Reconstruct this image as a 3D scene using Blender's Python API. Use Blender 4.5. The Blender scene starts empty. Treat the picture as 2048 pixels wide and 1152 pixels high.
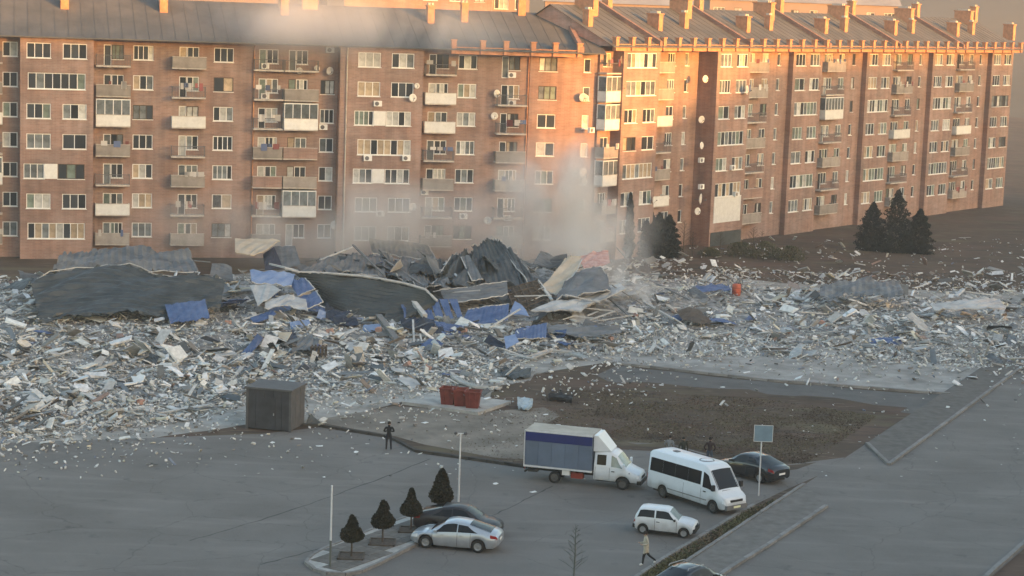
import bpy, bmesh, math, random
import numpy as np
from mathutils import Vector, Matrix, Euler

R = math.radians
random.seed(7)
rng = np.random.default_rng(11)
scene = bpy.context.scene
COL = scene.collection

# ------------------------------------------------------------------ camera
CAM_H, FPX, PITCH, ROLL = 27.5, 4000.0, math.atan(576 / 4000.0), R(2.1)
cam_data = bpy.data.cameras.new('camera')
cam = bpy.data.objects.new('camera', cam_data)
COL.objects.link(cam)
scene.camera = cam
cam_data.sensor_width = 36.0
cam_data.lens = FPX / 2048.0 * 36.0
cam_data.clip_start = 0.5
cam_data.clip_end = 9000.0
_f = Vector((0, math.cos(PITCH), -math.sin(PITCH)))
_r0, _u0 = Vector((1, 0, 0)), Vector((0, math.sin(PITCH), math.cos(PITCH)))
_r = _r0 * math.cos(ROLL) + _u0 * math.sin(ROLL)
_u = _u0 * math.cos(ROLL) - _r0 * math.sin(ROLL)
CAM = Vector((0, 0, CAM_H))
cam.matrix_world = Matrix(((_r.x, _u.x, -_f.x, CAM.x), (_r.y, _u.y, -_f.y, CAM.y), (_r.z, _u.z, -_f.z, CAM.z), (0, 0, 0, 1)))

# ------------------------------------------------------------------ world, sun, exposure
SUN_EL = R(4.2)
SUN_H = Vector((0.80, -0.60, 0)).normalized()          # horizontal direction towards the sun
world = bpy.data.worlds.new('World')
scene.world = world
world.use_nodes = True
wn = world.node_tree
wn.nodes.clear()
sky = wn.nodes.new('ShaderNodeTexSky')
sky.sky_type = 'NISHITA'
sky.sun_disc = False
sky.sun_elevation = SUN_EL
sky.sun_rotation = math.atan2(SUN_H.x, SUN_H.y)
sky.air_density = 1.0
sky.dust_density = 2.6
sky.ozone_density = 1.0
bg = wn.nodes.new('ShaderNodeBackground')
bg.inputs['Strength'].default_value = 0.15
wo = wn.nodes.new('ShaderNodeOutputWorld')
wn.links.new(sky.outputs['Color'], bg.inputs['Color'])
wn.links.new(bg.outputs['Background'], wo.inputs['Surface'])

sun_data = bpy.data.lights.new('sun', 'SUN')
sun_data.energy = 2.0
sun_data.color = (1.0, 0.41, 0.08)
sun_data.angle = R(1.5)
sun = bpy.data.objects.new('sun', sun_data)
COL.objects.link(sun)
to_sun = Vector((SUN_H.x * math.cos(SUN_EL), SUN_H.y * math.cos(SUN_EL), math.sin(SUN_EL)))
sun.rotation_euler = to_sun.to_track_quat('Z', 'Y').to_euler()

vs = scene.view_settings
vs.view_transform = 'Standard'
vs.look = 'None'
vs.gamma = 1.0
vs.use_curve_mapping = False
vs.exposure = 2.66
scene.cycles.use_denoising = True
scene.cycles.max_bounces = 6
scene.cycles.volume_bounces = 2
scene.cycles.volume_step_rate = 2.0
scene.cycles.volume_max_steps = 128
scene.cycles.sample_clamp_indirect = 6.0

# ------------------------------------------------------------------ pixel helpers (2048 x 1152 photo pixels)
def ray(px, py):
    return (_f * FPX + _r * (px - 1024.0) + _u * (576.0 - py)).normalized()

def gnd(px, py, z=0.0):
    d = ray(px, py)
    t = (z - CAM.z) / d.z
    return CAM + d * t

def at(px, py, g):
    """point seen at (px,py) whose foot on the ground is seen at pixel row g"""
    Y = gnd(px, g).y
    d = ray(px, py)
    return CAM + d * (Y / d.y)

def at_y(px, py, Y):
    d = ray(px, py)
    return CAM + d * (Y / d.y)

# ------------------------------------------------------------------ materials
MATS = {}
def material(name, col, rough=0.8, metal=0.0, var=0.0, scale=1.0, col2=None, bump=0.0, bscale=20.0, rnd=0.0,
             spec=0.3, coat=0.0, stretch=None, detail=6.0, trans=0.0, attr=False, thresh=(0.35, 0.65)):
    m = bpy.data.materials.new(name)
    m.use_nodes = True
    nt = m.node_tree
    b = nt.nodes['Principled BSDF']
    b.inputs['Roughness'].default_value = rough
    b.inputs['Metallic'].default_value = metal
    b.inputs['Specular IOR Level'].default_value = spec
    b.inputs['Coat Weight'].default_value = coat
    if trans: b.inputs['Transmission Weight'].default_value = trans
    c = tuple(col) + (1,)
    b.inputs['Base Color'].default_value = c
    out = None
    if attr:
        a = nt.nodes.new('ShaderNodeVertexColor'); a.layer_name = 'Col'
        out = a.outputs['Color']
    tc = nt.nodes.new('ShaderNodeTexCoord')
    mp = nt.nodes.new('ShaderNodeMapping')
    nt.links.new(tc.outputs['Object'], mp.inputs['Vector'])
    if stretch: mp.inputs['Scale'].default_value = stretch
    if col2 is not None or var > 0:
        n = nt.nodes.new('ShaderNodeTexNoise')
        n.inputs['Scale'].default_value = scale
        n.inputs['Detail'].default_value = detail
        n.inputs['Roughness'].default_value = 0.62
        nt.links.new(mp.outputs['Vector'], n.inputs['Vector'])
        rp = nt.nodes.new('ShaderNodeValToRGB')
        nt.links.new(n.outputs['Fac'], rp.inputs['Fac'])
        rp.color_ramp.elements[0].position = thresh[0]
        rp.color_ramp.elements[1].position = thresh[1]
        if attr:
            rp.color_ramp.elements[0].color = (1 - var, 1 - var, 1 - var, 1)
            rp.color_ramp.elements[1].color = (1 + var, 1 + var, 1 + var, 1)
            mx = nt.nodes.new('ShaderNodeMix'); mx.data_type = 'RGBA'; mx.blend_type = 'MULTIPLY'
            mx.inputs['Factor'].default_value = 1.0
            nt.links.new(out, mx.inputs[6]); nt.links.new(rp.outputs['Color'], mx.inputs[7])
            out = mx.outputs[2]
        else:
            if col2 is None: col2 = tuple(min(1, x * (1 + var)) for x in col); c0 = tuple(x * (1 - var) for x in col)
            else: c0 = col
            rp.color_ramp.elements[0].color = tuple(c0) + (1,)
            rp.color_ramp.elements[1].color = tuple(col2) + (1,)
            out = rp.outputs['Color']
    if rnd > 0:
        oi = nt.nodes.new('ShaderNodeObjectInfo')
        mr = nt.nodes.new('ShaderNodeMapRange')
        mr.inputs['To Min'].default_value = 1 - rnd; mr.inputs['To Max'].default_value = 1 + rnd
        nt.links.new(oi.outputs['Random'], mr.inputs['Value'])
        hs = nt.nodes.new('ShaderNodeHueSaturation')
        hs.inputs['Color'].default_value = c
        if out is not None: nt.links.new(out, hs.inputs['Color'])
        nt.links.new(mr.outputs['Result'], hs.inputs['Value'])
        out = hs.outputs['Color']
    if out is not None: nt.links.new(out, b.inputs['Base Color'])
    if bump > 0:
        n2 = nt.nodes.new('ShaderNodeTexNoise')
        n2.inputs['Scale'].default_value = bscale; n2.inputs['Detail'].default_value = 4.0
        nt.links.new(mp.outputs['Vector'], n2.inputs['Vector'])
        bp = nt.nodes.new('ShaderNodeBump')
        bp.inputs['Strength'].default_value = bump; bp.inputs['Distance'].default_value = 0.05
        nt.links.new(n2.outputs['Fac'], bp.inputs['Height'])
        nt.links.new(bp.outputs['Normal'], b.inputs['Normal'])
    MATS[name] = m
    return m

def brick_material(name, c1, c2, mortar):
    m = material(name, c1, 0.9, var=0.0, spec=0.15)
    nt = m.node_tree; b = nt.nodes['Principled BSDF']
    tc = nt.nodes.new('ShaderNodeTexCoord')
    sx = nt.nodes.new('ShaderNodeSeparateXYZ'); nt.links.new(tc.outputs['Object'], sx.inputs[0])
    ad = nt.nodes.new('ShaderNodeMath'); ad.operation = 'ADD'
    nt.links.new(sx.outputs['X'], ad.inputs[0]); nt.links.new(sx.outputs['Y'], ad.inputs[1])
    cx = nt.nodes.new('ShaderNodeCombineXYZ')
    nt.links.new(ad.outputs[0], cx.inputs['X']); nt.links.new(sx.outputs['Z'], cx.inputs['Y'])
    br = nt.nodes.new('ShaderNodeTexBrick')
    br.inputs['Color1'].default_value = c1 + (1,); br.inputs['Color2'].default_value = c2 + (1,)
    br.inputs['Mortar'].default_value = mortar + (1,)
    br.inputs['Scale'].default_value = 1.0; br.inputs['Brick Width'].default_value = 0.52
    br.inputs['Row Height'].default_value = 0.16; br.inputs['Mortar Size'].default_value = 0.014
    nt.links.new(cx.outputs[0], br.inputs['Vector'])
    def noise(scale, lo, hi, st=None):
        n = nt.nodes.new('ShaderNodeTexNoise'); n.inputs['Scale'].default_value = scale; n.inputs['Detail'].default_value = 5
        if st:
            mp = nt.nodes.new('ShaderNodeMapping'); mp.inputs['Scale'].default_value = st
            nt.links.new(tc.outputs['Object'], mp.inputs['Vector']); nt.links.new(mp.outputs[0], n.inputs['Vector'])
        else: nt.links.new(tc.outputs['Object'], n.inputs['Vector'])
        r = nt.nodes.new('ShaderNodeMapRange')
        r.inputs['From Min'].default_value = 0.3; r.inputs['From Max'].default_value = 0.7
        r.inputs['To Min'].default_value = lo; r.inputs['To Max'].default_value = hi
        nt.links.new(n.outputs['Fac'], r.inputs['Value']); return r.outputs['Result']
    a = noise(0.16, 0.80, 1.18); c = noise(1.1, 0.88, 1.12, (0.35, 0.35, 1.6))
    mu0 = nt.nodes.new('ShaderNodeMath'); mu0.operation = 'MULTIPLY'
    nt.links.new(a, mu0.inputs[0]); nt.links.new(c, mu0.inputs[1])
    mu = nt.nodes.new('ShaderNodeMath'); mu.operation = 'MULTIPLY'
    nt.links.new(mu0.outputs[0], mu.inputs[0]); nt.links.new(noise(1.0, 0.78, 1.12, (1.3, 1.3, .10)), mu.inputs[1])
    hs = nt.nodes.new('ShaderNodeHueSaturation')
    nt.links.new(br.outputs['Color'], hs.inputs['Color']); nt.links.new(mu.outputs[0], hs.inputs['Value'])
    nt.links.new(noise(0.4, 0.8, 1.15), hs.inputs['Saturation'])
    nt.links.new(hs.outputs['Color'], b.inputs['Base Color'])
    return m

def dirty_paint(name, c, rough, metal, coat, amt=.6):
    m = material(name, c, rough, metal, spec=.5, coat=coat)
    nt = m.node_tree; b = nt.nodes['Principled BSDF']
    tc = nt.nodes.new('ShaderNodeTexCoord'); sx = nt.nodes.new('ShaderNodeSeparateXYZ'); nt.links.new(tc.outputs['Object'], sx.inputs[0])
    n = nt.nodes.new('ShaderNodeTexNoise'); n.inputs['Scale'].default_value = 2.6; n.inputs['Detail'].default_value = 6; nt.links.new(tc.outputs['Object'], n.inputs['Vector'])
    q = nt.nodes.new('ShaderNodeMapRange'); q.inputs['From Min'].default_value = 1.05; q.inputs['From Max'].default_value = .3; q.inputs['To Max'].default_value = amt
    nt.links.new(sx.outputs['Z'], q.inputs['Value'])
    mu = nt.nodes.new('ShaderNodeMath'); mu.operation = 'MULTIPLY'; nt.links.new(q.outputs[0], mu.inputs[0]); nt.links.new(n.outputs['Fac'], mu.inputs[1])
    ad = nt.nodes.new('ShaderNodeMath'); ad.operation = 'MULTIPLY_ADD'; ad.inputs[1].default_value = .18; nt.links.new(n.outputs['Fac'], ad.inputs[0]); nt.links.new(mu.outputs[0], ad.inputs[2])
    mx = nt.nodes.new('ShaderNodeMix'); mx.data_type = 'RGBA'; mx.inputs[6].default_value = c + (1,); mx.inputs[7].default_value = (.17, .15, .13, 1)
    nt.links.new(ad.outputs[0], mx.inputs['Factor']); nt.links.new(mx.outputs[2], b.inputs['Base Color'])
brick_material('brick_orange', (0.315, 0.203, 0.170), (0.256, 0.165, 0.138), (0.29, 0.238, 0.215))
brick_material('brick_brown', (0.30, 0.165, 0.12), (0.25, 0.135, 0.10), (0.28, 0.21, 0.18))
brick_material('brick_pink', (0.42, 0.25, 0.20), (0.36, 0.21, 0.17), (0.36, 0.28, 0.24))
material('roof_metal', (0.070, 0.074, 0.075), 0.75, 0.0, col2=(0.115, 0.115, 0.112), scale=0.35, stretch=(1, 1, 1), spec=0.4)
material('concrete', (0.34, 0.33, 0.31), 0.9, var=0.22, scale=1.3, bump=0.3, bscale=9)
material('concrete_trim', (0.46, 0.42, 0.38), 0.9, var=0.15, scale=2.0)
material('white_frame', (0.76, 0.76, 0.74), 0.5, rnd=0.06)
material('white_panel', (0.66, 0.66, 0.64), 0.6, var=0.08, scale=2.0, rnd=0.1)
material('balcony_panel', (0.26, 0.235, 0.215), 0.8, var=0.2, scale=1.0, rnd=0.25)
material('rail_metal', (0.13, 0.13, 0.14), 0.6, 0.3)
material('glass_dark', (0.035, 0.042, 0.05), 0.08, spec=0.6, rnd=0.5)
material('glass_mid', (0.13, 0.15, 0.16), 0.15, spec=0.6, var=0.35, scale=1.4, rnd=0.35)
material('glass_curtain', (0.40, 0.41, 0.40), 0.35, spec=0.5, var=0.25, scale=2.2, rnd=0.2)
material('glass_beige', (0.34, 0.27, 0.19), 0.35, spec=0.4, var=0.25, scale=2.2, rnd=0.25)
material('glass_green', (0.12, 0.16, 0.14), 0.3, spec=0.4, var=0.3, scale=2.0, rnd=0.3)
material('laundry_a', (0.50, 0.48, 0.46), 0.9, rnd=0.3)
material('laundry_b', (0.22, 0.07, 0.07), 0.9, rnd=0.4)
material('laundry_c', (0.08, 0.11, 0.20), 0.9, rnd=0.4)
material('dish', (0.60, 0.58, 0.55), 0.5, rnd=0.15)
material('chimney_brick', (0.44, 0.22, 0.13), 0.9, var=0.2, scale=2.0)
def asphalt_material(name, c0, c1):
    m = material(name, c0, 0.88, col2=c1, scale=0.16, bump=0.25, bscale=30, detail=9)
    nt = m.node_tree; b = nt.nodes['Principled BSDF']; src = b.inputs['Base Color'].links[0].from_socket
    tc = nt.nodes.new('ShaderNodeTexCoord')
    def layer(src, fac, col):
        mx = nt.nodes.new('ShaderNodeMix'); mx.data_type = 'RGBA'
        nt.links.new(fac, mx.inputs['Factor']); nt.links.new(src, mx.inputs[6]); mx.inputs[7].default_value = col + (1,)
        return mx.outputs[2]
    def ramp(out, a, b_, k):
        q = nt.nodes.new('ShaderNodeMapRange'); q.inputs['From Min'].default_value = a; q.inputs['From Max'].default_value = b_; q.inputs['To Max'].default_value = k
        nt.links.new(out, q.inputs['Value']); return q.outputs['Result']
    def nz(scale, st, det=5):
        mp = nt.nodes.new('ShaderNodeMapping'); mp.inputs['Scale'].default_value = st; mp.inputs['Rotation'].default_value = (0, 0, .5)
        nt.links.new(tc.outputs['Object'], mp.inputs[0]); n = nt.nodes.new('ShaderNodeTexNoise'); n.inputs['Scale'].default_value = scale; n.inputs['Detail'].default_value = det
        nt.links.new(mp.outputs[0], n.inputs['Vector']); return n.outputs['Fac']
    src = layer(src, ramp(nz(.5, (.25, 1.6, 1)), .52, .72, .55), (.205, .19, .174))     # dusty wear streaks
    src = layer(src, ramp(nz(.9, (1, 1, 1), 3), .63, .72, .6), (.080, .078, .076))       # damp and oil patches
    vo = nt.nodes.new('ShaderNodeTexVoronoi'); vo.feature = 'DISTANCE_TO_EDGE'; vo.inputs['Scale'].default_value = .16
    wp = nt.nodes.new('ShaderNodeMapping'); nt.links.new(tc.outputs['Object'], wp.inputs[0])
    ad = nt.nodes.new('ShaderNodeVectorMath'); ad.operation = 'ADD'; n3 = nt.nodes.new('ShaderNodeTexNoise'); n3.inputs['Scale'].default_value = .8; n3.inputs['Detail'].default_value = 6
    nt.links.new(tc.outputs['Object'], n3.inputs['Vector']); nt.links.new(wp.outputs[0], ad.inputs[0]); nt.links.new(n3.outputs['Color'], ad.inputs[1])
    nt.links.new(ad.outputs[0], vo.inputs['Vector'])
    src = layer(src, ramp(vo.outputs['Distance'], .006, .0, .55), (.04, .04, .04))       # cracks
    src = layer(src, ramp(nz(14, (1, 1, 1), 2), .45, .75, .25), (.23, .215, .20))         # aggregate
    nt.links.new(src, b.inputs['Base Color'])
asphalt_material('asphalt', (0.117, 0.107, 0.098), (0.158, 0.146, 0.135))
material('asphalt_dark', (0.075, 0.073, 0.071), 0.85, col2=(0.115, 0.11, 0.105), scale=0.5, bump=0.3, bscale=30)
material('tar', (0.050, 0.049, 0.048), 0.8, var=0.3, scale=1.0)
material('cabinet', (0.30, 0.37, 0.42), 0.5, var=0.15, scale=3)
material('debris_gap_shade', (0.09, 0.089, 0.087), 0.95, col2=(0.36, 0.355, 0.345), scale=1.3, bump=0.9, bscale=5, detail=12)  # debris ground, darkened to paint the shade between rubble pieces
material('kerb_shaded', (0.05, 0.045, 0.04), 0.9, var=0.3, scale=1.5, rnd=0.2)  # kerb colour darkened to paint the shade on its face
material('dust_light', (0.20, 0.188, 0.17), 0.95, col2=(0.37, 0.352, 0.325), scale=0.5, bump=0.6, bscale=5, detail=12)
material('kerb', (0.22, 0.21, 0.20), 0.9, var=0.25, scale=1.5, rnd=0.18)
material('paver', (0.125, 0.115, 0.105), 0.9, var=0.2, scale=1.5, rnd=0.16)
material('earth', (0.040, 0.026, 0.018), 0.95, col2=(0.098, 0.066, 0.045), scale=0.18, bump=0.3, bscale=5, detail=9, stretch=(.7, .35, 1), thresh=(.3, .72))
material('dust', (0.12, 0.118, 0.113), 0.95, col2=(0.30, 0.295, 0.285), scale=0.35, bump=0.8, bscale=5, detail=12)
material('gravel', (0.125, 0.108, 0.09), 0.95, col2=(0.235, 0.205, 0.172), scale=0.35, bump=0.6, bscale=10, detail=12)
material('plaza', (0.18, 0.172, 0.16), 0.9, col2=(0.35, 0.335, 0.315), scale=0.4, bump=0.5, bscale=8, detail=12)
_m = MATS['earth']; _nt = _m.node_tree; _b = _nt.nodes['Principled BSDF']; _src = _b.inputs['Base Color'].links[0].from_socket
for _sc, _st, _a, _z, _col in ((.13, (.6, 1.1, 1), .52, .66, (.10, .058, .042, 1)), (.2, (.5, 1.3, 1), .55, .68, (.105, .088, .050, 1)), (.6, (.4, 1.8, 1), .56, .66, (.030, .025, .021, 1)), (1.6, (.35, 1.6, 1), .58, .70, (.15, .12, .088, 1))):
    _tc = _nt.nodes.new('ShaderNodeTexCoord'); _mp = _nt.nodes.new('ShaderNodeMapping'); _mp.inputs['Scale'].default_value = _st; _mp.inputs['Location'].default_value = (_sc * 31, 7, 0)
    _n = _nt.nodes.new('ShaderNodeTexNoise'); _n.inputs['Scale'].default_value = _sc; _n.inputs['Detail'].default_value = 7
    _q = _nt.nodes.new('ShaderNodeMapRange'); _q.inputs['From Min'].default_value = _a; _q.inputs['From Max'].default_value = _z; _q.inputs['To Max'].default_value = .8
    _x = _nt.nodes.new('ShaderNodeMix'); _x.data_type = 'RGBA'; _x.inputs[7].default_value = _col
    _nt.links.new(_tc.outputs['Object'], _mp.inputs[0]); _nt.links.new(_mp.outputs[0], _n.inputs['Vector']); _nt.links.new(_n.outputs['Fac'], _q.inputs['Value']); _nt.links.new(_q.outputs[0], _x.inputs['Factor']); _nt.links.new(_src, _x.inputs[6]); _src = _x.outputs[2]
_nt.links.new(_src, _b.inputs['Base Color'])
material('grass_dry', (0.10, 0.085, 0.045), 0.95, attr=True, var=0.15, scale=3)
material('rubble', (0.3, 0.3, 0.3), 0.92, attr=True, var=0.18, scale=3.0, spec=0.2)
material('sheet_dark', (0.026, 0.034, 0.038), 0.5, 0.1, col2=(0.062, 0.072, 0.078), scale=0.7, spec=0.4)
material('sheet_grey', (0.075, 0.082, 0.088), 0.55, 0.1, col2=(0.16, 0.168, 0.175), scale=0.6, spec=0.4)
material('sheet_light', (0.30, 0.30, 0.30), 0.7, 0.0, col2=(0.46, 0.46, 0.45), scale=0.9)
material('sheet_blue', (0.030, 0.066, 0.17), 0.5, 0.0, col2=(0.078, 0.122, 0.245), scale=0.9, spec=0.4)
material('sheet_paleblue', (0.13, 0.20, 0.36), 0.55, 0.0, col2=(0.22, 0.29, 0.44), scale=0.9, spec=0.4)
material('sheet_beige', (0.42, 0.34, 0.25), 0.8, col2=(0.50, 0.43, 0.34), scale=0.7)
material('sheet_pink', (0.46, 0.24, 0.20), 0.8, col2=(0.55, 0.37, 0.32), scale=2.5)
material('sheet_navy', (0.016, 0.024, 0.045), 0.5, 0.1, var=0.4, scale=1.2)
material('wood_dark', (0.075, 0.060, 0.048), 0.85, var=0.3, scale=2)
material('beam_pale', (0.44, 0.43, 0.41), 0.8, var=0.15, scale=2, rnd=0.15)
material('beam_grey', (0.20, 0.20, 0.20), 0.7, 0.2, var=0.2, scale=2, rnd=0.25)
material('red_bin', (0.15, 0.030, 0.022), 0.65, var=0.25, scale=2.5, rnd=0.1)
material('orange_plastic', (0.45, 0.10, 0.05), 0.6, var=0.2, scale=3)
material('kiosk_grey', (0.042, 0.044, 0.050), 0.75, var=0.25, scale=1.0, rnd=0.06)
material('kiosk_trim', (0.085, 0.083, 0.085), 0.7, var=0.15, scale=2)
material('paper', (0.72, 0.72, 0.70), 0.9)
dirty_paint('paint_white', (0.66, 0.70, 0.74), .38, 0, .3, .75)
dirty_paint('paint_silver', (0.46, 0.50, 0.55), .3, .45, .5, .5)
material('paint_dark', (0.020, 0.017, 0.019), 0.4, 0.1, spec=0.4, coat=0.25)
material('paint_black', (0.012, 0.012, 0.014), 0.2, 0.1, spec=0.5, coat=0.8)
material('plastic_black', (0.014, 0.014, 0.015), 0.6)
material('tyre', (0.018, 0.018, 0.018), 0.9)
material('rim', (0.30, 0.31, 0.32), 0.45, 0.5)
material('rim_dirty', (0.10, 0.095, 0.09), 0.8, 0.1)
material('car_glass', (0.006, 0.008, 0.011), 0.12, spec=0.25)
material('screen_glass', (0.16, 0.21, 0.22), 0.08, spec=0.8, var=0.35, scale=1.2)
material('tail_red', (0.25, 0.012, 0.012), 0.3)
material('lamp_glass', (0.75, 0.77, 0.80), 0.15, spec=0.7)
material('truck_navy', (0.012, 0.022, 0.12), 0.6, var=0.12, scale=1.5)
material('truck_panel', (0.105, 0.14, 0.20), 0.55, var=0.08, scale=1.2, rnd=0.07)
material('truck_roof', (0.38, 0.35, 0.30), 0.85, var=0.15, scale=1.0)
material('rust_red', (0.22, 0.035, 0.02), 0.7)
material('plate', (0.8, 0.78, 0.5), 0.5)
material('pole_white', (0.55, 0.56, 0.57), 0.5, var=0.1, scale=3)
material('pole_dark', (0.10, 0.11, 0.10), 0.7)
material('sign_face', (0.16, 0.24, 0.30), 0.5, var=0.1, scale=2)
material('bark', (0.07, 0.055, 0.045), 0.95, var=0.3, scale=6)
material('leaf_topiary', (0.014, 0.016, 0.008), 0.8, rnd=0.1, spec=0.2, col2=(0.034, 0.026, 0.013), scale=5)
material('leaf_conifer', (0.007, 0.011, 0.011), 0.85, spec=0.1, col2=(0.015, 0.021, 0.019), scale=1.5)
material('leaf_shrub', (0.05, 0.055, 0.03), 0.85, spec=0.15, col2=(0.10, 0.09, 0.05), scale=3)
material('skin', (0.42, 0.26, 0.19), 0.6)
material('hair', (0.015, 0.011, 0.009), 0.7)
material('cloth_black', (0.011, 0.011, 0.013), 0.9, var=0.3, scale=8)
material('cloth_navy', (0.016, 0.016, 0.022), 0.9)
material('cloth_brown', (0.035, 0.022, 0.022), 0.9)
material('cloth_green', (0.03, 0.034, 0.026), 0.9)
material('cloth_cream', (0.42, 0.38, 0.30), 0.9, var=0.1, scale=8)
material('cloth_grey', (0.20, 0.20, 0.20), 0.9)
material('cloth_denim', (0.05, 0.07, 0.10), 0.9)
material('cloth_orange', (0.45, 0.09, 0.04), 0.9)
material('shoe_white', (0.66, 0.64, 0.60), 0.8)
material('hill', (0.075, 0.08, 0.07), 0.95, col2=(0.13, 0.125, 0.105), scale=0.01)
material('far_wall', (0.27, 0.21, 0.19), 0.9, var=0.1, scale=0.15)
material('far_roof', (0.30, 0.29, 0.28), 0.8, var=0.12, scale=0.2)
M = MATS

# ------------------------------------------------------------------ mesh helpers
def tag(o, label=None, cat=None, group=None, kind=None):
    if label: o['label'] = label
    if cat: o['category'] = cat
    if group: o['group'] = group
    if kind: o['kind'] = kind
    return o

def empty(name, loc=(0, 0, 0), rz=0.0):
    o = bpy.data.objects.new(name, None)
    o.empty_display_size = 0.3
    COL.objects.link(o)
    o.location = loc
    o.rotation_euler = (0, 0, rz)
    return o

class MB:
    def __init__(s): s.v = []; s.f = []; s.m = []; s.mi = 0; s.sm = []
    def add(s, vs, fs, smooth=False):
        k = len(s.v)
        s.v += [tuple(p) for p in vs]
        for f in fs:
            s.f.append(tuple(i + k for i in f)); s.m.append(s.mi); s.sm.append(smooth)
    def box(s, a, b, mat=None):
        x0, y0, z0 = a; x1, y1, z1 = b
        p = [(x0, y0, z0), (x1, y0, z0), (x1, y1, z0), (x0, y1, z0), (x0, y0, z1), (x1, y0, z1), (x1, y1, z1), (x0, y1, z1)]
        if mat is not None: p = [mat @ Vector(q) for q in p]
        s.add(p, [(0, 3, 2, 1), (4, 5, 6, 7), (0, 1, 5, 4), (1, 2, 6, 5), (2, 3, 7, 6), (3, 0, 4, 7)])
    def bar(s, p, q, w, h=None, up=(0, 0, 1)):
        p, q = Vector(p), Vector(q); h = h or w
        d = (q - p); L = d.length; d.normalize()
        u = Vector(up)
        if abs(d.dot(u)) > 0.97: u = Vector((1, 0, 0))
        a = d.cross(u).normalized() * (w / 2); b = a.cross(d).normalized() * (h / 2)
        pts = [p - a - b, p + a - b, p + a + b, p - a + b, q - a - b, q + a - b, q + a + b, q - a + b]
        s.add(pts, [(0, 1, 2, 3), (7, 6, 5, 4), (0, 4, 5, 1), (1, 5, 6, 2), (2, 6, 7, 3), (3, 7, 4, 0)])
    def tube(s, pts, rad, n=8, caps=True, smooth=True):
        pts = [Vector(p) for p in pts]
        if not hasattr(rad, '__len__'): rad = [rad] * len(pts)
        vs = []
        for i, p in enumerate(pts):
            d = (pts[min(i + 1, len(pts) - 1)] - pts[max(i - 1, 0)]).normalized()
            u = Vector((0, 0, 1)) if abs(d.z) < 0.9 else Vector((1, 0, 0))
            a = d.cross(u).normalized(); b = a.cross(d)
            for k in range(n):
                t = 2 * math.pi * k / n
                vs.append(p + a * (math.cos(t) * rad[i]) + b * (math.sin(t) * rad[i]))
        fs = []
        for i in range(len(pts) - 1):
            for k in range(n):
                fs.append((i * n + k, i * n + (k + 1) % n, (i + 1) * n + (k + 1) % n, (i + 1) * n + k))
        s.add(vs, fs, smooth)
        if caps:
            s.add([vs[k] for k in range(n)], [tuple(range(n))])
            s.add([vs[(len(pts) - 1) * n + k] for k in range(n)], [tuple(reversed(range(n)))])
    def lathe(s, prof, n=20, axis='z', smooth=True, c=(0, 0, 0)):
        vs = []
        for r, h in prof:
            for k in range(n):
                t = 2 * math.pi * k / n
                if axis == 'z': q = (c[0] + r * math.cos(t), c[1] + r * math.sin(t), c[2] + h)
                else: q = (c[0] + r * math.cos(t), c[1] + h, c[2] + r * math.sin(t))
                vs.append(q)
        fs = []
        for i in range(len(prof) - 1):
            for k in range(n):
                q = (i * n + k, i * n + (k + 1) % n, (i + 1) * n + (k + 1) % n, (i + 1) * n + k)
                fs.append(q if axis == 'z' else q[::-1])
        s.add(vs, fs, smooth)
    def prism(s, poly, z0, z1):
        n = len(poly)
        vs = [(p[0], p[1], z0) for p in poly] + [(p[0], p[1], z1) for p in poly]
        fs = [tuple(reversed(range(n))), tuple(range(n, 2 * n))] + [(i, (i + 1) % n, n + (i + 1) % n, n + i) for i in range(n)]
        s.add(vs, fs)
    def mesh(s, name, mats):
        me = bpy.data.meshes.new(name)
        me.from_pydata(s.v, [], s.f)
        if not isinstance(mats, (list, tuple)): mats = [mats]
        for m in mats: me.materials.append(M[m] if isinstance(m, str) else m)
        me.polygons.foreach_set('material_index', s.m)
        me.polygons.foreach_set('use_smooth', s.sm)
        me.update()
        return me
    def build(s, name, mats, parent=None):
        return obj(name, s.mesh(name, mats), parent)

def obj(name, me, parent=None, loc=(0, 0, 0), rot=None):
    o = bpy.data.objects.new(name, me)
    COL.objects.link(o)
    o.location = loc
    if rot is not None: o.rotation_euler = rot
    if parent is not None: o.parent = parent
    return o

def boxmesh(name, a, b, mat):
    m = MB(); m.box(a, b); return m.mesh(name, mat)

def big_mesh(name, verts, faces, mat, cols=None, smooth=False):
    """verts (n,3), faces (m,k) numpy; cols (n,3) point colours"""
    me = bpy.data.meshes.new(name)
    nv, (nf, k) = len(verts), faces.shape
    me.vertices.add(nv); me.vertices.foreach_set('co', verts.astype(np.float32).ravel())
    me.loops.add(nf * k); me.loops.foreach_set('vertex_index', faces.astype(np.int32).ravel())
    me.polygons.add(nf); me.polygons.foreach_set('loop_start', np.arange(0, nf * k, k, dtype=np.int32))
    me.polygons.foreach_set('use_smooth', np.full(nf, smooth))
    me.update(calc_edges=True)
    if cols is not None:
        a = me.color_attributes.new('Col', 'FLOAT_COLOR', 'POINT')
        a.data.foreach_set('color', np.hstack([cols, np.ones((nv, 1))]).astype(np.float32).ravel())
    me.materials.append(M[mat])
    me.validate()
    return me

def struct(name, me, label=None):
    o = obj(name, me); o['kind'] = 'structure'
    if label: o['label'] = label
    return o

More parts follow.
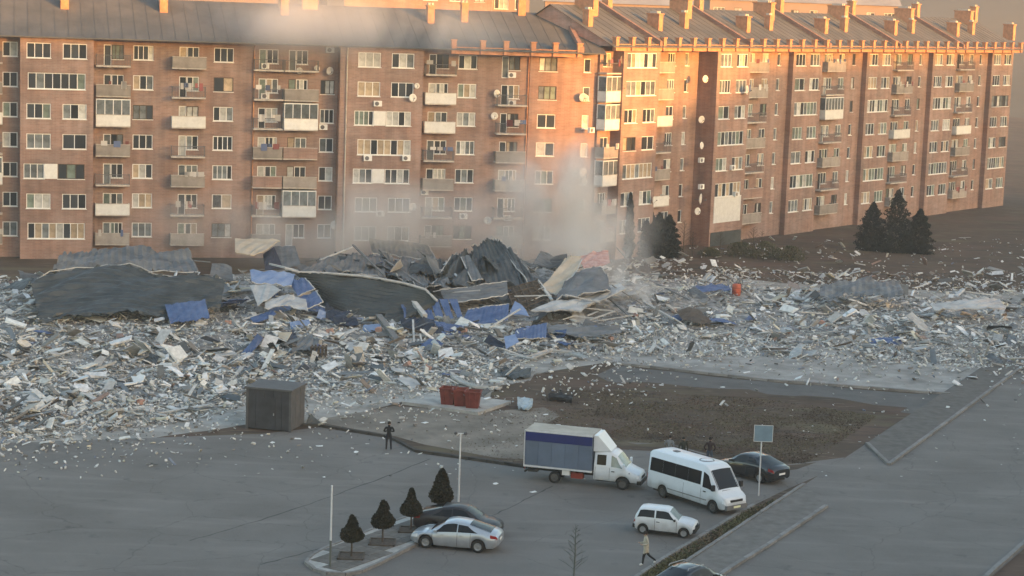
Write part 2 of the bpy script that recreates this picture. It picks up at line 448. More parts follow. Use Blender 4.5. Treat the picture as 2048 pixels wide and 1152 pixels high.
def flat(name, pix, z, mat, jag=0.0, seed=1, step=3.0):
    """ground sheet from an outline in photo pixels, edges broken up by jag metres"""
    r = random.Random(seed)
    P = [gnd(x, y) for x, y in pix]
    pts = []
    for i, p in enumerate(P):
        q = P[(i + 1) % len(P)]
        n = max(1, int((q - p).length / step)) if jag > 0 else 1
        for k in range(n):
            a = p.lerp(q, k / n)
            pts.append((a.x + r.uniform(-jag, jag), a.y + r.uniform(-jag, jag) * 1.6, z))
    bm = bmesh.new()
    f = bm.faces.new([bm.verts.new(p) for p in pts])
    bmesh.ops.triangulate(bm, faces=[f])
    bmesh.ops.recalc_face_normals(bm, faces=bm.faces)
    for f in bm.faces:
        if f.normal.z < 0: f.normal_flip()
    me = bpy.data.meshes.new(name); bm.to_mesh(me); bm.free()
    me.materials.append(M[mat])
    return struct(name, me)

# ------------------------------------------------------------------ ground
GN = 120
def make_ground():
    bm = bmesh.new()
    xs = [-610, -400, -250] + list(np.linspace(-150, 150, 31)) + [250, 400, 610]
    ys = [-460, -300, -150] + list(np.linspace(-40, 320, 41)) + [450, 600, 760]
    vv = [[bm.verts.new((x, y, 0)) for x in xs] for y in ys]
    for j in range(len(ys) - 1):
        for i in range(len(xs) - 1):
            bm.faces.new((vv[j][i], vv[j][i + 1], vv[j + 1][i + 1], vv[j + 1][i]))
    me = bpy.data.meshes.new('ground'); bm.to_mesh(me); bm.free()
    me.materials.append(M['earth'])
    struct('ground', me)
make_ground()

flat('dust_apron', [(-500, 640), (300, 600), (900, 560), (1500, 560), (2300, 600), (2300, 760), (1530, 735), (1250, 722), (1120, 735),
                    (1010, 770), (960, 800), (800, 806), (740, 828), (640, 835), (500, 850), (100, 900), (-500, 930)], 0.006, 'dust_light', 0.8, 3, 2.6)
flat('rubble_gap_shade', [(-500, 600), (300, 590), (900, 560), (1300, 575), (1560, 590), (2300, 610), (2300, 700), (1530, 690), (1250, 690), (1100, 700), (1010, 738), (900, 752), (760, 768), (600, 778), (500, 790), (100, 850), (-500, 870)], 0.009, 'debris_gap_shade', 0.8, 13, 2.4)  # dark sheet under the pieces, painted shade for the gaps
flat('gravel_verge', [(600, 842), (700, 826), (800, 812), (960, 826), (1080, 812), (1120, 830), (1060, 870), (1050, 915), (1000, 918), (840, 893), (780, 868), (640, 848)], 0.010, 'gravel', 0.5, 4)
flat('plaza', [(1130, 640), (2300, 640), (2300, 815), (1535, 760), (1225, 726), (1120, 715)], 0.012, 'plaza', 0.0)
flat('service_road', [(1190, 752), (1232, 732), (1535, 764), (2300, 822), (2300, 880), (1535, 792), (1300, 774), (1215, 765)], 0.016, 'asphalt_dark', 0.3, 5, 2.0)
LOT_FAR = [(-500, 905), (300, 876), (522, 868), (640, 855), (770, 876), (792, 884), (832, 906), (1045, 936), (1180, 946)]
flat('parking_lot', LOT_FAR + [(1222, 884), (1340, 888), (1450, 918), (1570, 930), (1690, 915), (1640, 950), (1560, 985), (1540, 995), (1505, 1012), (1322, 1122), (1270, 1160), (1180, 1230),
                     (900, 1330), (-800, 1330)], 0.012, 'asphalt')
flat('grass_strip', [(1508, 1014), (1552, 986), (1575, 988), (1532, 1018), (1330, 1152), (1250, 1216), (1200, 1250), (1130, 1250), (1272, 1160), (1325, 1124)], 0.010, 'earth', 0.15, 6)
flat('sidewalk', [(1334, 1152), (1534, 1020), (1610, 970), (1650, 1014), (1534, 1090), (1455, 1140), (1330, 1230), (1240, 1230)], 0.10, 'paver')
flat('sidewalk', [(1730, 891), (2060, 672), (2105, 690), (1775, 931)], 0.10, 'paver')
flat('road', [(1460, 1142), (1538, 1093), (1652, 1016), (1606, 972), (1735, 886), (1778, 932), (2110, 690), (2400, 790), (2000, 1140), (1700, 1400), (1100, 1400), (1335, 1232)], 0.018, 'asphalt')

def kerb_run(name, pix, h, w, z0=0.0, piece=1.0, mat='kerb', gap=0.02, closed=False):
    """kerb of separate stones; one setting object with each stone as a part"""
    P = [gnd(x, y) for x, y in pix]
    if closed: P.append(P[0])
    root = empty(name, P[0]); root['kind'] = 'structure'
    me = boxmesh('kerb_stone', (-0.5, -w / 2, 0), (0.5, w / 2, h), mat)
    n_all = 0
    for p, q in zip(P[:-1], P[1:]):
        L = (q - p).length
        n = max(1, round(L / piece))
        a = math.atan2(q.y - p.y, q.x - p.x)
        for k in range(n):
            if n_all > 280: break
            c = p.lerp(q, (k + 0.5) / n)
            o = obj('kerb_stone', me, root, (c.x - P[0].x, c.y - P[0].y, z0 - P[0].z + random.uniform(-0.015, 0.01)), (0, random.uniform(-0.01, 0.01), a + random.uniform(-0.01, 0.01)))
            o.scale = (L / n - gap, 1, 1)
            n_all += 1
    return root

flat('dirt_spill', [(1205, 890), (1228, 882), (1340, 889), (1450, 919), (1570, 931), (1640, 930), (1560, 943), (1440, 932), (1330, 900), (1232, 897)], 0.0165, 'earth', 0.45, 31, 1.2)
flat('dirt_spill', [(1240, 764), (1300, 768), (1535, 785), (1800, 812), (1800, 824), (1535, 796), (1300, 780), (1220, 772)], 0.0205, 'earth', 0.45, 32, 1.5)
kerb_run('kerb', [(600, 852), (640, 853), (770, 874), (792, 882), (832, 904), (1045, 934), (1180, 946)], 0.17, 0.26, piece=1.2, mat='kerb_shaded')
kerb_run('kerb', [(1225, 727.5), (1535, 762), (1900, 790)], 0.18, 0.30, piece=1.5)
kerb_run('kerb', [(1507, 1012), (1323, 1122), (1272, 1158)], 0.14, 0.22, piece=1.0)
kerb_run('kerb', [(1608, 971), (1535, 1019), (1334, 1152), (1290, 1186)], 0.15, 0.20, piece=1.0)
kerb_run('kerb', [(1652, 1015), (1537, 1092), (1458, 1141), (1400, 1182)], 0.16, 0.24, piece=1.0)
kerb_run('kerb', [(2106, 690), (1778, 931), (1734, 889)], 0.16, 0.24, piece=1.5)
kerb_run('kerb', [(2380, 795), (1990, 1140), (1900, 1220)], 0.16, 0.24, piece=1.5)

# tar joints in the asphalt
def strip_line(name, pix, w, z, mat):
    mb = MB()
    P = [gnd(x, y, 0) for x, y in pix]
    L = []
    for i in range(len(P) - 1):
        n = 8
        for k in range(n): L.append(P[i].lerp(P[i + 1], k / n))
    L.append(P[-1])
    vs, fs = [], []
    for i, p in enumerate(L):
        d = (L[min(i + 1, len(L) - 1)] - L[max(i - 1, 0)]).normalized(); a = Vector((-d.y, d.x, 0))
        ww = w * random.uniform(0.5, 1.3); j = a * random.uniform(-0.06, 0.06)
        vs += [(p + a * ww / 2 + j)[:2] + (z,), (p - a * ww / 2 + j)[:2] + (z,)]
    for i in range(len(L) - 1): fs.append((2 * i, 2 * i + 1, 2 * i + 3, 2 * i + 2))
    mb.add(vs, fs)
    return struct(name, mb.mesh(name, mat))
strip_line('asphalt_joint', [(380, 1082), (520, 1041), (650, 998), (760, 958), (860, 918)], 0.10, 0.017, 'tar')
strip_line('asphalt_joint', [(975, 1037), (1050, 1000), (1105, 972)], 0.09, 0.017, 'tar')
strip_line('asphalt_joint', [(520, 1130), (640, 1098)], 0.10, 0.017, 'tar')

# ------------------------------------------------------------------ apartment buildings
_wc = {}
def window_meshes(w, h, n):
    key = (round(w, 2), round(h, 2), n)
    if key not in _wc:
        f = MB(); t = 0.075; d0, d1 = 0.05, 0.13
        f.box((-w/2, d0, -h/2), (w/2, d1, -h/2 + t)); f.box((-w/2, d0, h/2 - t), (w/2, d1, h/2))
        xs = [-w/2 + w * k / n for k in range(n + 1)]
        for k, x in enumerate(xs):
            a = x if k == 0 else (x - t if k == n else x - t/2)
            f.box((a, d0 + .003, -h/2 + t), (a + t, d1 - .003, h/2 - t))
        pm = []
        p = MB(); pw = w / n
        p.box((-pw/2 + t*0.45, 0.10, -h/2 + t*0.9), (pw/2 - t*0.45, 0.115, h/2 - t*0.9))
        for g in ('glass_dark', 'glass_mid', 'glass_curtain', 'glass_beige', 'glass_green'): pm.append(p.mesh('pane', g))
        s = MB(); s.box((-w/2 - 0.06, -0.12, -h/2 - 0.06), (w/2 + 0.06, 0.05, -h/2))
        _wc[key] = (f.mesh('window', 'white_frame'), f.mesh('window', 'wood_dark'), pm, s.mesh('sill', 'white_frame'), xs)
    return _wc[key]

def add_window(root, x, y, z, w, h, n, sill=True, brown=False, weights=(5, 3, 2)):
    brown = brown or random.random() < 0.12
    if n > 1 and random.random() < 0.25: n += random.choice((-1, 1)) if n > 2 else 1
    fm, fb, pm, sm, xs = window_meshes(w, h, n)
    o = obj('window', fb if brown else fm, root, (x, y, z))
    weights = tuple(weights) + (1.0, 1.4)
    base = random.choices((0, 1, 2, 3, 4), weights)[0]
    for k in range(n):
        g = base if random.random() < 0.5 else random.choices((0, 1, 2, 3, 4), weights)[0]
        obj('pane', pm[g], o, ((xs[k] + xs[k+1]) / 2, 0, 0))
    if sill: obj('sill', sm, o)
    return o

def wall_grid(mb, x0, x1, z0, z1, y, holes, rev=0.2):
    us = sorted({x0, x1} | {min(max(q, x0), x1) for h in holes for q in (h[0], h[1])})
    zs = sorted({z0, z1} | {q for h in holes for q in (h[2], h[3])})
    for i in range(len(us) - 1):
        for j in range(len(zs) - 1):
            a, b, c, d = us[i], us[i+1], zs[j], zs[j+1]
            if b - a < 1e-5 or d - c < 1e-5: continue
            m = ((a+b)/2, (c+d)/2)
            if any(h[0] < m[0] < h[1] and h[2] < m[1] < h[3] for h in holes): continue
            mb.add([(a, y, c), (b, y, c), (b, y, d), (a, y, d)], [(0, 1, 2, 3)])
    for a, b, c, d in holes:
        mb.add([(a, y, c), (b, y, c), (b, y, d), (a, y, d), (a, y+rev, c), (b, y+rev, c), (b, y+rev, d), (a, y+rev, d)],
               [(0, 4, 5, 1), (1, 5, 6, 2), (2, 6, 7, 3), (3, 7, 4, 0), (4, 7, 6, 5)])

_bc = {}
def balcony(root, x, y, zf, w, kind, depth=1.15):
    """zf floor level; y facade plane (outside is -y)"""
    key = (round(w, 1), kind)
    if key not in _bc:
        d = {}
        m = MB(); m.box((-w/2, -depth, -0.16), (w/2, 0.0, 0)); d['slab'] = m.mesh('balcony', 'concrete_trim')
        if kind in ('rail', 'brick', 'white', 'panel', 'glazed', 'green'):
            pass
        if kind == 'rail':
            m = MB()
            m.box((-w/2, -depth, 1.0), (w/2, -depth+0.05, 1.06))
            for s in (-1, 1): m.box((s*(w/2-0.03)-0.025, -depth+0.05, 1.0), (s*(w/2-0.03)+0.025, 0, 1.06))
            k = int(w / 0.16)
            for i in range(k + 1):
                xx = -w/2 + 0.02 + (w - 0.06) * i / k
                m.box((xx, -depth+0.012, 0), (xx+0.022, -depth+0.036, 1.0))
            for s in (-1, 1):
                for i in range(6):
                    yy = -depth + 0.1 + i * 0.17
                    m.box((s*(w/2-0.03)-0.012, yy, 0), (s*(w/2-0.03)+0.012, yy+0.022, 1.0))
            d['railing'] = m.mesh('railing', 'rail_metal')
        else:
            hgt = 1.05
            mat = {'white': 'white_panel', 'panel': 'balcony_panel', 'brick': 'brick_orange', 'glazed': 'white_panel', 'green': 'balcony_panel'}[kind]
            m = MB()
            m.box((-w/2, -depth-0.02, -0.05), (w/2, -depth+0.05, hgt))
            for s in (-1, 1):
                m.box((s*(w/2-0.035)-0.03, -depth+0.05, 0.003), (s*(w/2-0.035)+0.03, 0, hgt-0.003))
            d['parapet'] = m.mesh('parapet', mat)
            m = MB(); m.box((-w/2-0.03, -depth-0.05, hgt), (w/2+0.03, -depth+0.08, hgt+0.05)); d['handrail'] = m.mesh('handrail', 'concrete_trim')
        if kind == 'glazed':
            m = MB(); H = 2.55; n = max(3, int(w / 0.75))
            m.box((-w/2, -depth, H), (w/2, 0, H+0.1))
            for i in range(n + 1):
                xx = -w/2 + (w - 0.07) * i / n
                m.box((xx, -depth, 1.10), (xx+0.07, -depth+0.06, H))
            for s in (-1, 1): m.box((s*(w/2-0.04)-0.035, -0.1, 1.1), (s*(w/2-0.04)+0.035, 0, H))
            d['glazing_frame'] = m.mesh('glazing_frame', 'white_frame')
            m = MB()
            m.box((-w/2+0.04, -depth+0.02, 1.1), (w/2-0.04, -depth+0.04, H))
            for s in (-1, 1): m.box((s*(w/2-0.045)-0.01, -depth+0.06, 1.1), (s*(w/2-0.045)+0.01, -0.1, H))
            d['glazing'] = m.mesh('glazing', 'glass_mid')
        _bc[key] = d
    d = _bc[key]
    def wash(o):
        for q in range(random.randint(2, 5)):
            lx = random.uniform(-w/2 + .3, w/2 - .3); lw = random.uniform(.12, .35); lh = random.uniform(.3, .8)
            obj('laundry', boxmesh('laundry', (lx - lw, -depth - .10, 1.45 - lh), (lx + lw, -depth - .08, 1.45), random.choice(('laundry_a', 'laundry_a', 'laundry_b', 'laundry_c'))), o)
    o = obj('balcony', d['slab'], root, (x, y, zf))
    for k in d:
        if k != 'slab': obj(k, d[k], o)
    if kind in ('rail', 'panel') and random.random() < .4: wash(o)
    return o

m_ = MB(); m_.box((-0.42, -0.32, -0.28), (0.42, 0, 0.28)); AC_M = m_.mesh('air_conditioner', 'white_frame')
m_ = MB(); m_.lathe([(0.0, -0.328), (0.20, -0.328), (0.22, -0.322)], 14, 'y', c=(-0.1, 0, 0)); ACF_M = m_.mesh('fan_grille', 'rail_metal')
m_ = MB(); m_.lathe([(0.0, -0.38), (0.25, -0.42), (0.42, -0.50), (0.43, -0.48), (0.25, -0.39), (0.0, -0.35)], 18, 'y'); DISH_M = m_.mesh('satellite_dish', 'dish')
m_ = MB(); m_.bar((0, 0, -0.1), (0, -0.38, 0), 0.05); m_.bar((0, -0.46, -0.38), (0, -0.85, -0.05), 0.025); m_.box((-.05, -.92, -.1), (.05, -.82, 0)); DARM_M = m_.mesh('dish_arm', 'rail_metal')
def ac_unit(root, x, y, z):
    o = obj('air_conditioner', AC_M, root, (x, y, z)); obj('fan_grille', ACF_M, o)
def dish(root, x, y, z, s=1.0):
    o = obj('satellite_dish', DISH_M, root, (x, y, z), (random.uniform(-.15, .1), 0, random.uniform(-.4, .5))); o.scale = (s, s, s)
    obj('dish_arm', DARM_M, o)

class Block:
    def __init__(s, name, label, px, Y, ang, zc, z_eave, group=None):
        s.a = R(ang)
        s.P = at_y(px, 300, Y); s.P.z = 0
        s.t = Vector((math.cos(s.a), math.sin(s.a), 0)); s.n = Vector((math.sin(s.a), -math.cos(s.a), 0))
        s.root = empty(name, s.P, s.a); tag(s.root, label, 'building', group)
        s.zc, s.ze = zc, z_eave
        s.wall = MB(); s.secs = []
    def u(s, px, w=0.0, py=300):
        d = ray(px, py); q = s.P + s.n * w
        # CAM + k d = q + t u
        det = d.x * (-s.t.y) + s.t.x * d.y
        bx, by = q.x - CAM.x, q.y - CAM.y
        k = (bx * (-s.t.y) + s.t.x * by) / det
        p = CAM + d * k
        return (p - q).dot(s.t)
    def section(s, x0, x1, w, cols, mi=0):
        """cols: list of dict(u, rows=[(kind...)])"""
        holes = []
        y = -w
        for c in cols:
            for i, k in enumerate(c['rows']):
                if not k: continue
                zc = s.zc + 3.0 * (6 - i) + c.get('dz', 0)
                for (du, ww, hh, n, *opt) in k:
                    uu = c['u'] + du
                    door = 'door' in opt
                    z = zc - (0.42 if door else 0)
                    h = hh + (0.84 if door else 0)
                    a, b = uu - ww/2, uu + ww/2
                    if a < x0 + 0.05 or b > x1 - 0.05: continue
                    if 'panel' in opt:
                        m = boxmesh('infill_panel', (-ww/2, -0.04, -hh/2), (ww/2, 0.05, hh/2), 'white_panel')
                        obj('infill_panel', m, s.root, (uu, y, zc)); continue
                    holes.append((a, b, z - h/2, z + h/2))
                    add_window(s.root, uu, y, z, ww, h, n, sill=not door, brown='brown' in opt)
        s.wall.mi = mi
        wall_grid(s.wall, x0, x1, 0, s.ze, y, holes)
        s.secs.append((x0, x1, y))
        # concrete band at each second floor line on bays
    def finish(s, depth, mats):
        s.wall.mi = 0
        S = sorted(s.secs)
        for (a0, a1, y0), (b0, b1, y1) in zip(S[:-1], S[1:]):
            if abs(y0 - y1) < 0.01: continue
            s.wall.mi = 1
            x = a1
            if y1 < y0: vs = [(x, y0, 0), (x, y1, 0), (x, y1, s.ze), (x, y0, s.ze)]
            else: vs = [(x, y0, 0), (x, y1, 0), (x, y1, s.ze), (x, y0, s.ze)]
            s.wall.add(vs, [(0, 1, 2, 3)])
        s.x0, s.x1, s.depth = S[0][0], S[-1][1], depth
        s.wall.mi = 1
        s.wall.add([(s.x0, S[0][2], 0), (s.x0, S[0][2], s.ze), (s.x0, depth, s.ze), (s.x0, depth, 0)], [(0, 3, 2, 1)])
        s.wall.add([(s.x1, S[-1][2], 0), (s.x1, S[-1][2], s.ze), (s.x1, depth, s.ze), (s.x1, depth, 0)], [(0, 1, 2, 3)])
        s.wall.add([(s.x0, depth, 0), (s.x1, depth, 0), (s.x1, depth, s.ze), (s.x0, depth, s.ze)], [(3, 2, 1, 0)])
        for (a0, a1, y0) in S:   # lid under the roof
            s.wall.add([(a0, y0, s.ze), (a1, y0, s.ze), (a1, depth, s.ze), (a0, depth, s.ze)], [(0, 1, 2, 3)])
        s.wall.build('wall', mats, s.root)
    def roof(s, ridge_h, ridge_y, over=0.45, walls=(), posts=(), ymin=-2.0, pans=1.3):
        ye = ymin - over
        rf = MB()
        z0, z1 = s.ze + 0.03, s.ze + ridge_h
        yb = s.depth + over
        rf.add([(s.x0 - .3, ye, z0), (s.x1 + .3, ye, z0), (s.x1 + .3, ridge_y, z1), (s.x0 - .3, ridge_y, z1), (s.x1 + .3, yb, z0), (s.x0 - .3, yb, z0)],
               [(0, 1, 2, 3), (3, 2, 4, 5)])
        rf.add([(s.x0 - .3, ye, z0 - .12), (s.x1 + .3, ye, z0 - .12), (s.x1 + .3, ye, z0), (s.x0 - .3, ye, z0), (s.x1+.3, yb, z0-.12), (s.x0-.3, yb, z0-.12)], [(0, 1, 2, 3), (1, 0, 5, 4)])
        rf.mi = 1
        for x in (s.x0, s.x1):  # gables
            rf.add([(x, ye, z0 - .02), (x, ridge_y, z1 - .03), (x, yb, z0 - .02)], [(0, 1, 2)])
        r = rf.build('roof', ['roof_metal', 'brick_pink'], s.root)
        s.slope = lambda y: z0 + (z1 - z0) * (y - ye) / (ridge_y - ye)
        n = min(260, int((s.x1 - s.x0) / pans))
        L = math.hypot(ridge_y - ye, z1 - z0); an = math.atan2(z1 - z0, ridge_y - ye)
        sm = boxmesh('standing_seam', (-0.025, 0, 0), (0.025, L, 0.03), 'roof_metal')
        for k in range(1, n):
            obj('standing_seam', sm, r, (s.x0 + (s.x1 - s.x0) * k / n, ye, z0), (an, 0, 0))
        for x in walls:   # fire walls over the roof
            m = MB()
            for y0, y1 in ((ye + 0.1, ridge_y),):
                a, b = s.slope(y0), s.slope(y1)
                m.add([(-.22, y0, a - .1), (.22, y0, a - .1), (.22, y1, b - .1), (-.22, y1, b - .1), (-.22, y0, a + .55), (.22, y0, a + .55), (.22, y1, b + .55), (-.22, y1, b + .55)],
                      [(0, 3, 2, 1), (4, 5, 6, 7), (0, 1, 5, 4), (1, 2, 6, 5), (2, 3, 7, 6), (3, 0, 4, 7)])
            obj('fire_wall', m.mesh('fire_wall', 'brick_brown'), s.root, (x, 0, 0))
        s.ye = ye
        pm = MB(); pm.box((-.26, 0, -.6), (.26, .5, 0.75)); pm.box((-.33, -.07, 0.75), (.33, .57, 0.88))
        pmesh = pm.mesh('parapet_post', 'chimney_brick')
        rm = {}
        last = None
        for x in posts:
            obj('parapet_post', pmesh, s.root, (x, ye + 0.12, s.ze + 0.15))
            if last is not None and abs(x - last) < 6:
                w = abs(x - last) - 0.56
                m = MB(); m.box((-w/2, 0.2, -.62), (w/2, 0.42, 0.06)); m.box((-w/2, 0.15, 0.06), (w/2, 0.47, 0.12))
                obj('parapet', m.mesh('parapet', 'chimney_brick'), s.root, ((x + last) / 2, ye + 0.12, s.ze + 0.15))
            last = x
    def chimney(s, x, y, w, d, h, extra=0.0):
        m = MB(); z = s.slope(y)
        m.box((-w/2, -d/2, -0.8), (w/2, d/2, h)); m.box((-w/2 - .1, -d/2 - .1, h), (w/2 + .1, d/2 + .1, h + .16))
        o = obj('chimney', m.mesh('chimney', 'chimney_brick'), s.root, (x, y, z))
        m = MB()
        for k in (-1, 1): m.box((k * w * .25 - .12, -d * .3, h + .16), (k * w * .25 + .12, d * .3, h + .4))
        obj('chimney_pot', m.mesh('chimney_pot', 'concrete_trim'), o)

W3 = [(0, 2.0, 1.45, 3)]
W2 = [(0, 1.45, 1.45, 2)]
W1 = [(0, 0.75, 1.45, 1)]
BD = [(-0.55, 0.75, 1.45, 1, 'door'), (0.45, 1.2, 1.45, 2)]
BD2 = [(-0.5, 0.8, 1.45, 1, 'door'), (0.55, 1.3, 1.45, 2)]
PAIR = [(-1.75, 2.35, 1.5, 3), (1.75, 2.35, 1.5, 3)]
RIB = [(0, 5.6, 1.6, 7)]
RIBP = [(-2.2, 2.0, 1.5, 3), (-0.55, 1.3, 1.5, 1, 'panel'), (1.45, 2.6, 1.5, 3)]
NONE = None

def balcony_col(b, u, w, rows, y):
    for i, k in enumerate(rows):
        if k: balcony(b.root, u, y, b.zc + 3.0 * (6 - i) - 1.32, w, k)

# ---- the long left block
L = Block('apartment_building', 'long orange brick apartment block in shade, right-hand end wall catching the sun', 590, 207, 14, 2.85, 22.2)
def luv(px, w=0): return L.u(px, w)
bayrows = [PAIR, PAIR, RIBP, RIB, RIBP, PAIR, PAIR]
# extension to the left, beyond the picture strip: bay, balconies, window, repeated
e1, e0 = luv(520), luv(520) - 20
bw = 1.6
L.section(luv(-80), luv(40), 0, [dict(u=luv(-30), rows=[BD]*7), dict(u=luv(20), rows=[W2]*7)])
L.section(luv(40), luv(185), bw, [dict(u=luv(113, bw), rows=[PAIR, RIB, PAIR, PAIR, RIBP, PAIR, RIB])])
L.section(luv(185), luv(672), 0, [dict(u=luv(225), rows=[BD]*7), dict(u=luv(285), rows=[W3]*7), dict(u=luv(375), rows=[BD]*7), dict(u=luv(445), rows=[W3]*7),
                        dict(u=luv(533), rows=[BD]*7), dict(u=luv(592), rows=[BD]*7), dict(u=luv(652), rows=[NONE, W2, W2, W2, W2, W2, W2])], 0)
L.section(luv(672), luv(836), bw, [dict(u=luv(768, bw), rows=bayrows)])
L.section(luv(836), luv(1053), 0, [dict(u=luv(870), rows=[BD2]*7), dict(u=luv(930), rows=[W3]*7), dict(u=luv(1015), rows=[BD]*7)])
L.section(luv(1053), luv(1188), 0.25, [dict(u=luv(1090, .25), rows=[W3]*7), dict(u=luv(1168, .25), rows=[W1]*7)])
L.finish(13.0, ['brick_orange', 'brick_brown'])
ps = [luv(x, 1.6) for x in (10, 70, 130, 190, 250, 310, 370, 430, 490, 900, 958, 1004, 1058, 1102, 1150)]
L.roof(4.0, 7.0, walls=[luv(1146, 0.0)], posts=ps[9:], ymin=-1.7)
for x, y, w, d, h in ((luv(575), 5.5, 0.8, 2.4, 1.5), (luv(630), 6.2, 1.6, .7, 1.0), (luv(868), 4.2, 0.7, 1.2, 1.5), (luv(938), 4.6, 0.7, 1.0, 1.7), (luv(330), 5, .8, 2, 1.5), (luv(130), 5, .8, 2, 1.5), (luv(1062), 6.6, .8, .9, 1.9)):
    L.chimney(x, y, w, d, h)
balcony_col(L, luv(-30), 3.4, ['rail', 'panel', 'white', 'rail', 'glazed', 'rail', 'panel'], 0)
balcony_col(L, luv(225), 3.4, ['rail', 'panel', 'glazed', 'panel', 'rail', 'white', 'panel'], 0)
balcony_col(L, luv(375), 3.4, ['panel', 'rail', 'white', 'rail', 'panel', 'rail', 'panel'], 0)
balcony_col(L, luv(533), 3.0, ['rail', 'rail', 'rail', 'panel', 'brick', 'rail', 'panel'], 0)
balcony_col(L, luv(598), 3.5, ['rail', 'panel', 'glazed', 'brick', 'panel', 'glazed', NONE], 0)
balcony_col(L, luv(874), 3.3, ['rail', 'white', 'white', 'rail', 'panel', 'rail', 'panel'], 0)
balcony_col(L, luv(1017), 3.2, [NONE, 'rail', 'rail', 'panel', 'panel', 'rail', 'panel'], 0)
# canopy over the top balconies
for px in (874, 1017, 225, -30):
    m = MB(); w = 3.4
    m.add([(-w/2, -1.35, -.18), (w/2, -1.35, -.18), (w/2, 0, .25), (-w/2, 0, .25), (-w/2, -1.35, -.1), (w/2, -1.35, -.1), (w/2, 0, .33), (-w/2, 0, .33)],
          [(0, 3, 2, 1), (4, 5, 6, 7), (0, 1, 5, 4), (1, 2, 6, 5), (3, 0, 4, 7)])
    obj('balcony_canopy', m.mesh('balcony_canopy', 'roof_metal'), L.root, (luv(px), -0.002, L.zc + 18 + 1.55))
def put(b, fn, px, py, w=0, **k):
    uu = b.u(px, w, py)
    p = b.P + b.n * w + b.t * uu
    d = ray(px, py); kk = math.hypot(p.x, p.y) / math.hypot(d.x, d.y)
    fn(b.root, uu, -w, CAM.z + d.z * kk, **k)
for px, py, w in ((530, 132, 0), (530, 192, 0), (646, 254, 0), (755, 207, bw), (735, 316, bw), (812, 316, bw), (760, 427, bw), (585, 312, 0), (583, 368, 0), (1023, 150, 0), (1023, 206, 0), (926, 432, 0), (1014, 436, 0), (848, 384, 0), (660, 100, 0)):
    put(L, ac_unit, px, py, w)
for px, py, w, s in ((655, 141, 0, 1), (632, 137, 0, .7), (822, 196, bw, 1), (832, 172, bw, .7), (822, 412, bw, 1), (667, 450, 0, 1.1), (988, 187, 0, 1), (988, 232, 0, .9), (976, 440, 0, 1), (1158, 345, .25, 1.3), (1168, 362, .25, .8), (1163, 195, .25, 1.1), (600, 142, 0, .8), (1170, 197, .25, .9)):
    put(L, dish, px, py, w, s=s)
m = MB(); m.tube([(0, -.12, 0.3), (0, -.12, 21.6), (0, -.5, 22.0)], 0.075, 8)
for px, w in ((1051, 0), (838, 0), (690, bw), (505, 0)): obj('drain_pipe', m.mesh('drain_pipe', 'concrete_trim' if px == 690 else 'chimney_brick'), L.root, (luv(px, w), -w, 0))

# ---- the right block, turned away
P_ = L.P + L.n * 0.25 + L.t * luv(1188, 0.25)
Q = Block('apartment_building', 'stepped orange brick apartment block with projecting bays and sunlit top storeys', 1188, P_.y, 52, 3.5, 23.0)
def quv(px, w=0): return Q.u(px, w)
sb, sr = 1.7, -0.9
def secs(pxs, w): return quv(pxs[0], w), quv(pxs[1], w)
b2 = (quv(1240, sb), quv(1312, sb)); b4 = (quv(1427, sb), quv(1492, sb))
Q.section(0.0, b2[0], 0.3, [dict(u=quv(1207, .3), rows=[W2]*7)])
c2 = (b2[0] + b2[1]) / 2; c4 = (b4[0] + b4[1]) / 2
RW = [RIB, RIB, PAIR, PAIR, RIB, PAIR, PAIR]
Q.section(b2[0], b2[1], sb, [dict(u=c2, rows=RW)])
unit = b4[0] - b2[0]
Q.section(b2[1], b4[0], sr, [dict(u=b2[1] + 2.6, rows=[BD2]*7), dict(u=b2[1] + 6.2, rows=[W2]*7), dict(u=b2[1] + 9.3, rows=[W1]*7)])
Q.section(b4[0], b4[1], sb, [dict(u=c4, rows=[PAIR, PAIR, PAIR, RIB, PAIR, RIB, NONE])])
last = b4[1]; cols_b = [(b2[1] + 2.6), ]
k = 1
while k < 5:
    nb0, nb1 = b4[0] + unit * k, b4[1] + unit * k
    sb_, sr_ = (sb, sr) if k == 0 else (0.7, 0.0)
    Q.section(last, nb0, sr_, [dict(u=last + 2.6, rows=[BD2]*7), dict(u=last + 6.2, rows=[W2]*7), dict(u=last + 9.3, rows=[W1]*7)])
    cols_b.append(last + 2.6)
    Q.section(nb0, nb1, sb_, [dict(u=(nb0 + nb1) / 2, rows=random.choice([[RIB, PAIR, PAIR, RIB, PAIR, PAIR, PAIR], [PAIR, PAIR, RIB, PAIR, PAIR, RIB, PAIR]]))])
    last = nb1; k += 1
Q.finish(13.0, ['brick_orange', 'brick_brown'])
ps = list(np.arange(0.6, Q.x1, 3.0))
Q.roof(4.2, 6.5, walls=[b2[1] - 0.5 + unit * i for i in range(5)], posts=ps, ymin=-1.75)
for i in range(6):
    Q.chimney(b2[0] + 2.5 + unit * i, 5.4, 0.9, 2.6, 1.5); Q.chimney(b2[0] + 7.5 + unit * i, 6.2, 0.8, 0.9, 1.8)
    Q.chimney(b2[0] - 1.5 + unit * i, 2.2, 0.8, 0.8, 1.5); Q.chimney(b2[0] + 11 + unit * i, 2.0, 0.8, 1.6, 1.4)
rows = [['panel', 'panel', 'white', 'rail', 'panel', 'white', NONE], ['panel', 'panel', 'rail', 'panel', 'rail', 'brick', 'panel'], ['panel', 'rail', 'glazed', 'rail', 'panel', 'rail', 'panel'], ['rail', 'panel', 'rail', 'white', 'panel', 'rail', 'panel'], ['rail', 'panel', 'rail', 'white', 'panel', 'rail', 'panel']]
balcony_col(Q, quv(1206, .3), 2.9, ['rail', 'glazed', 'glazed', 'panel', 'glazed', 'panel', 'panel'], -0.3)
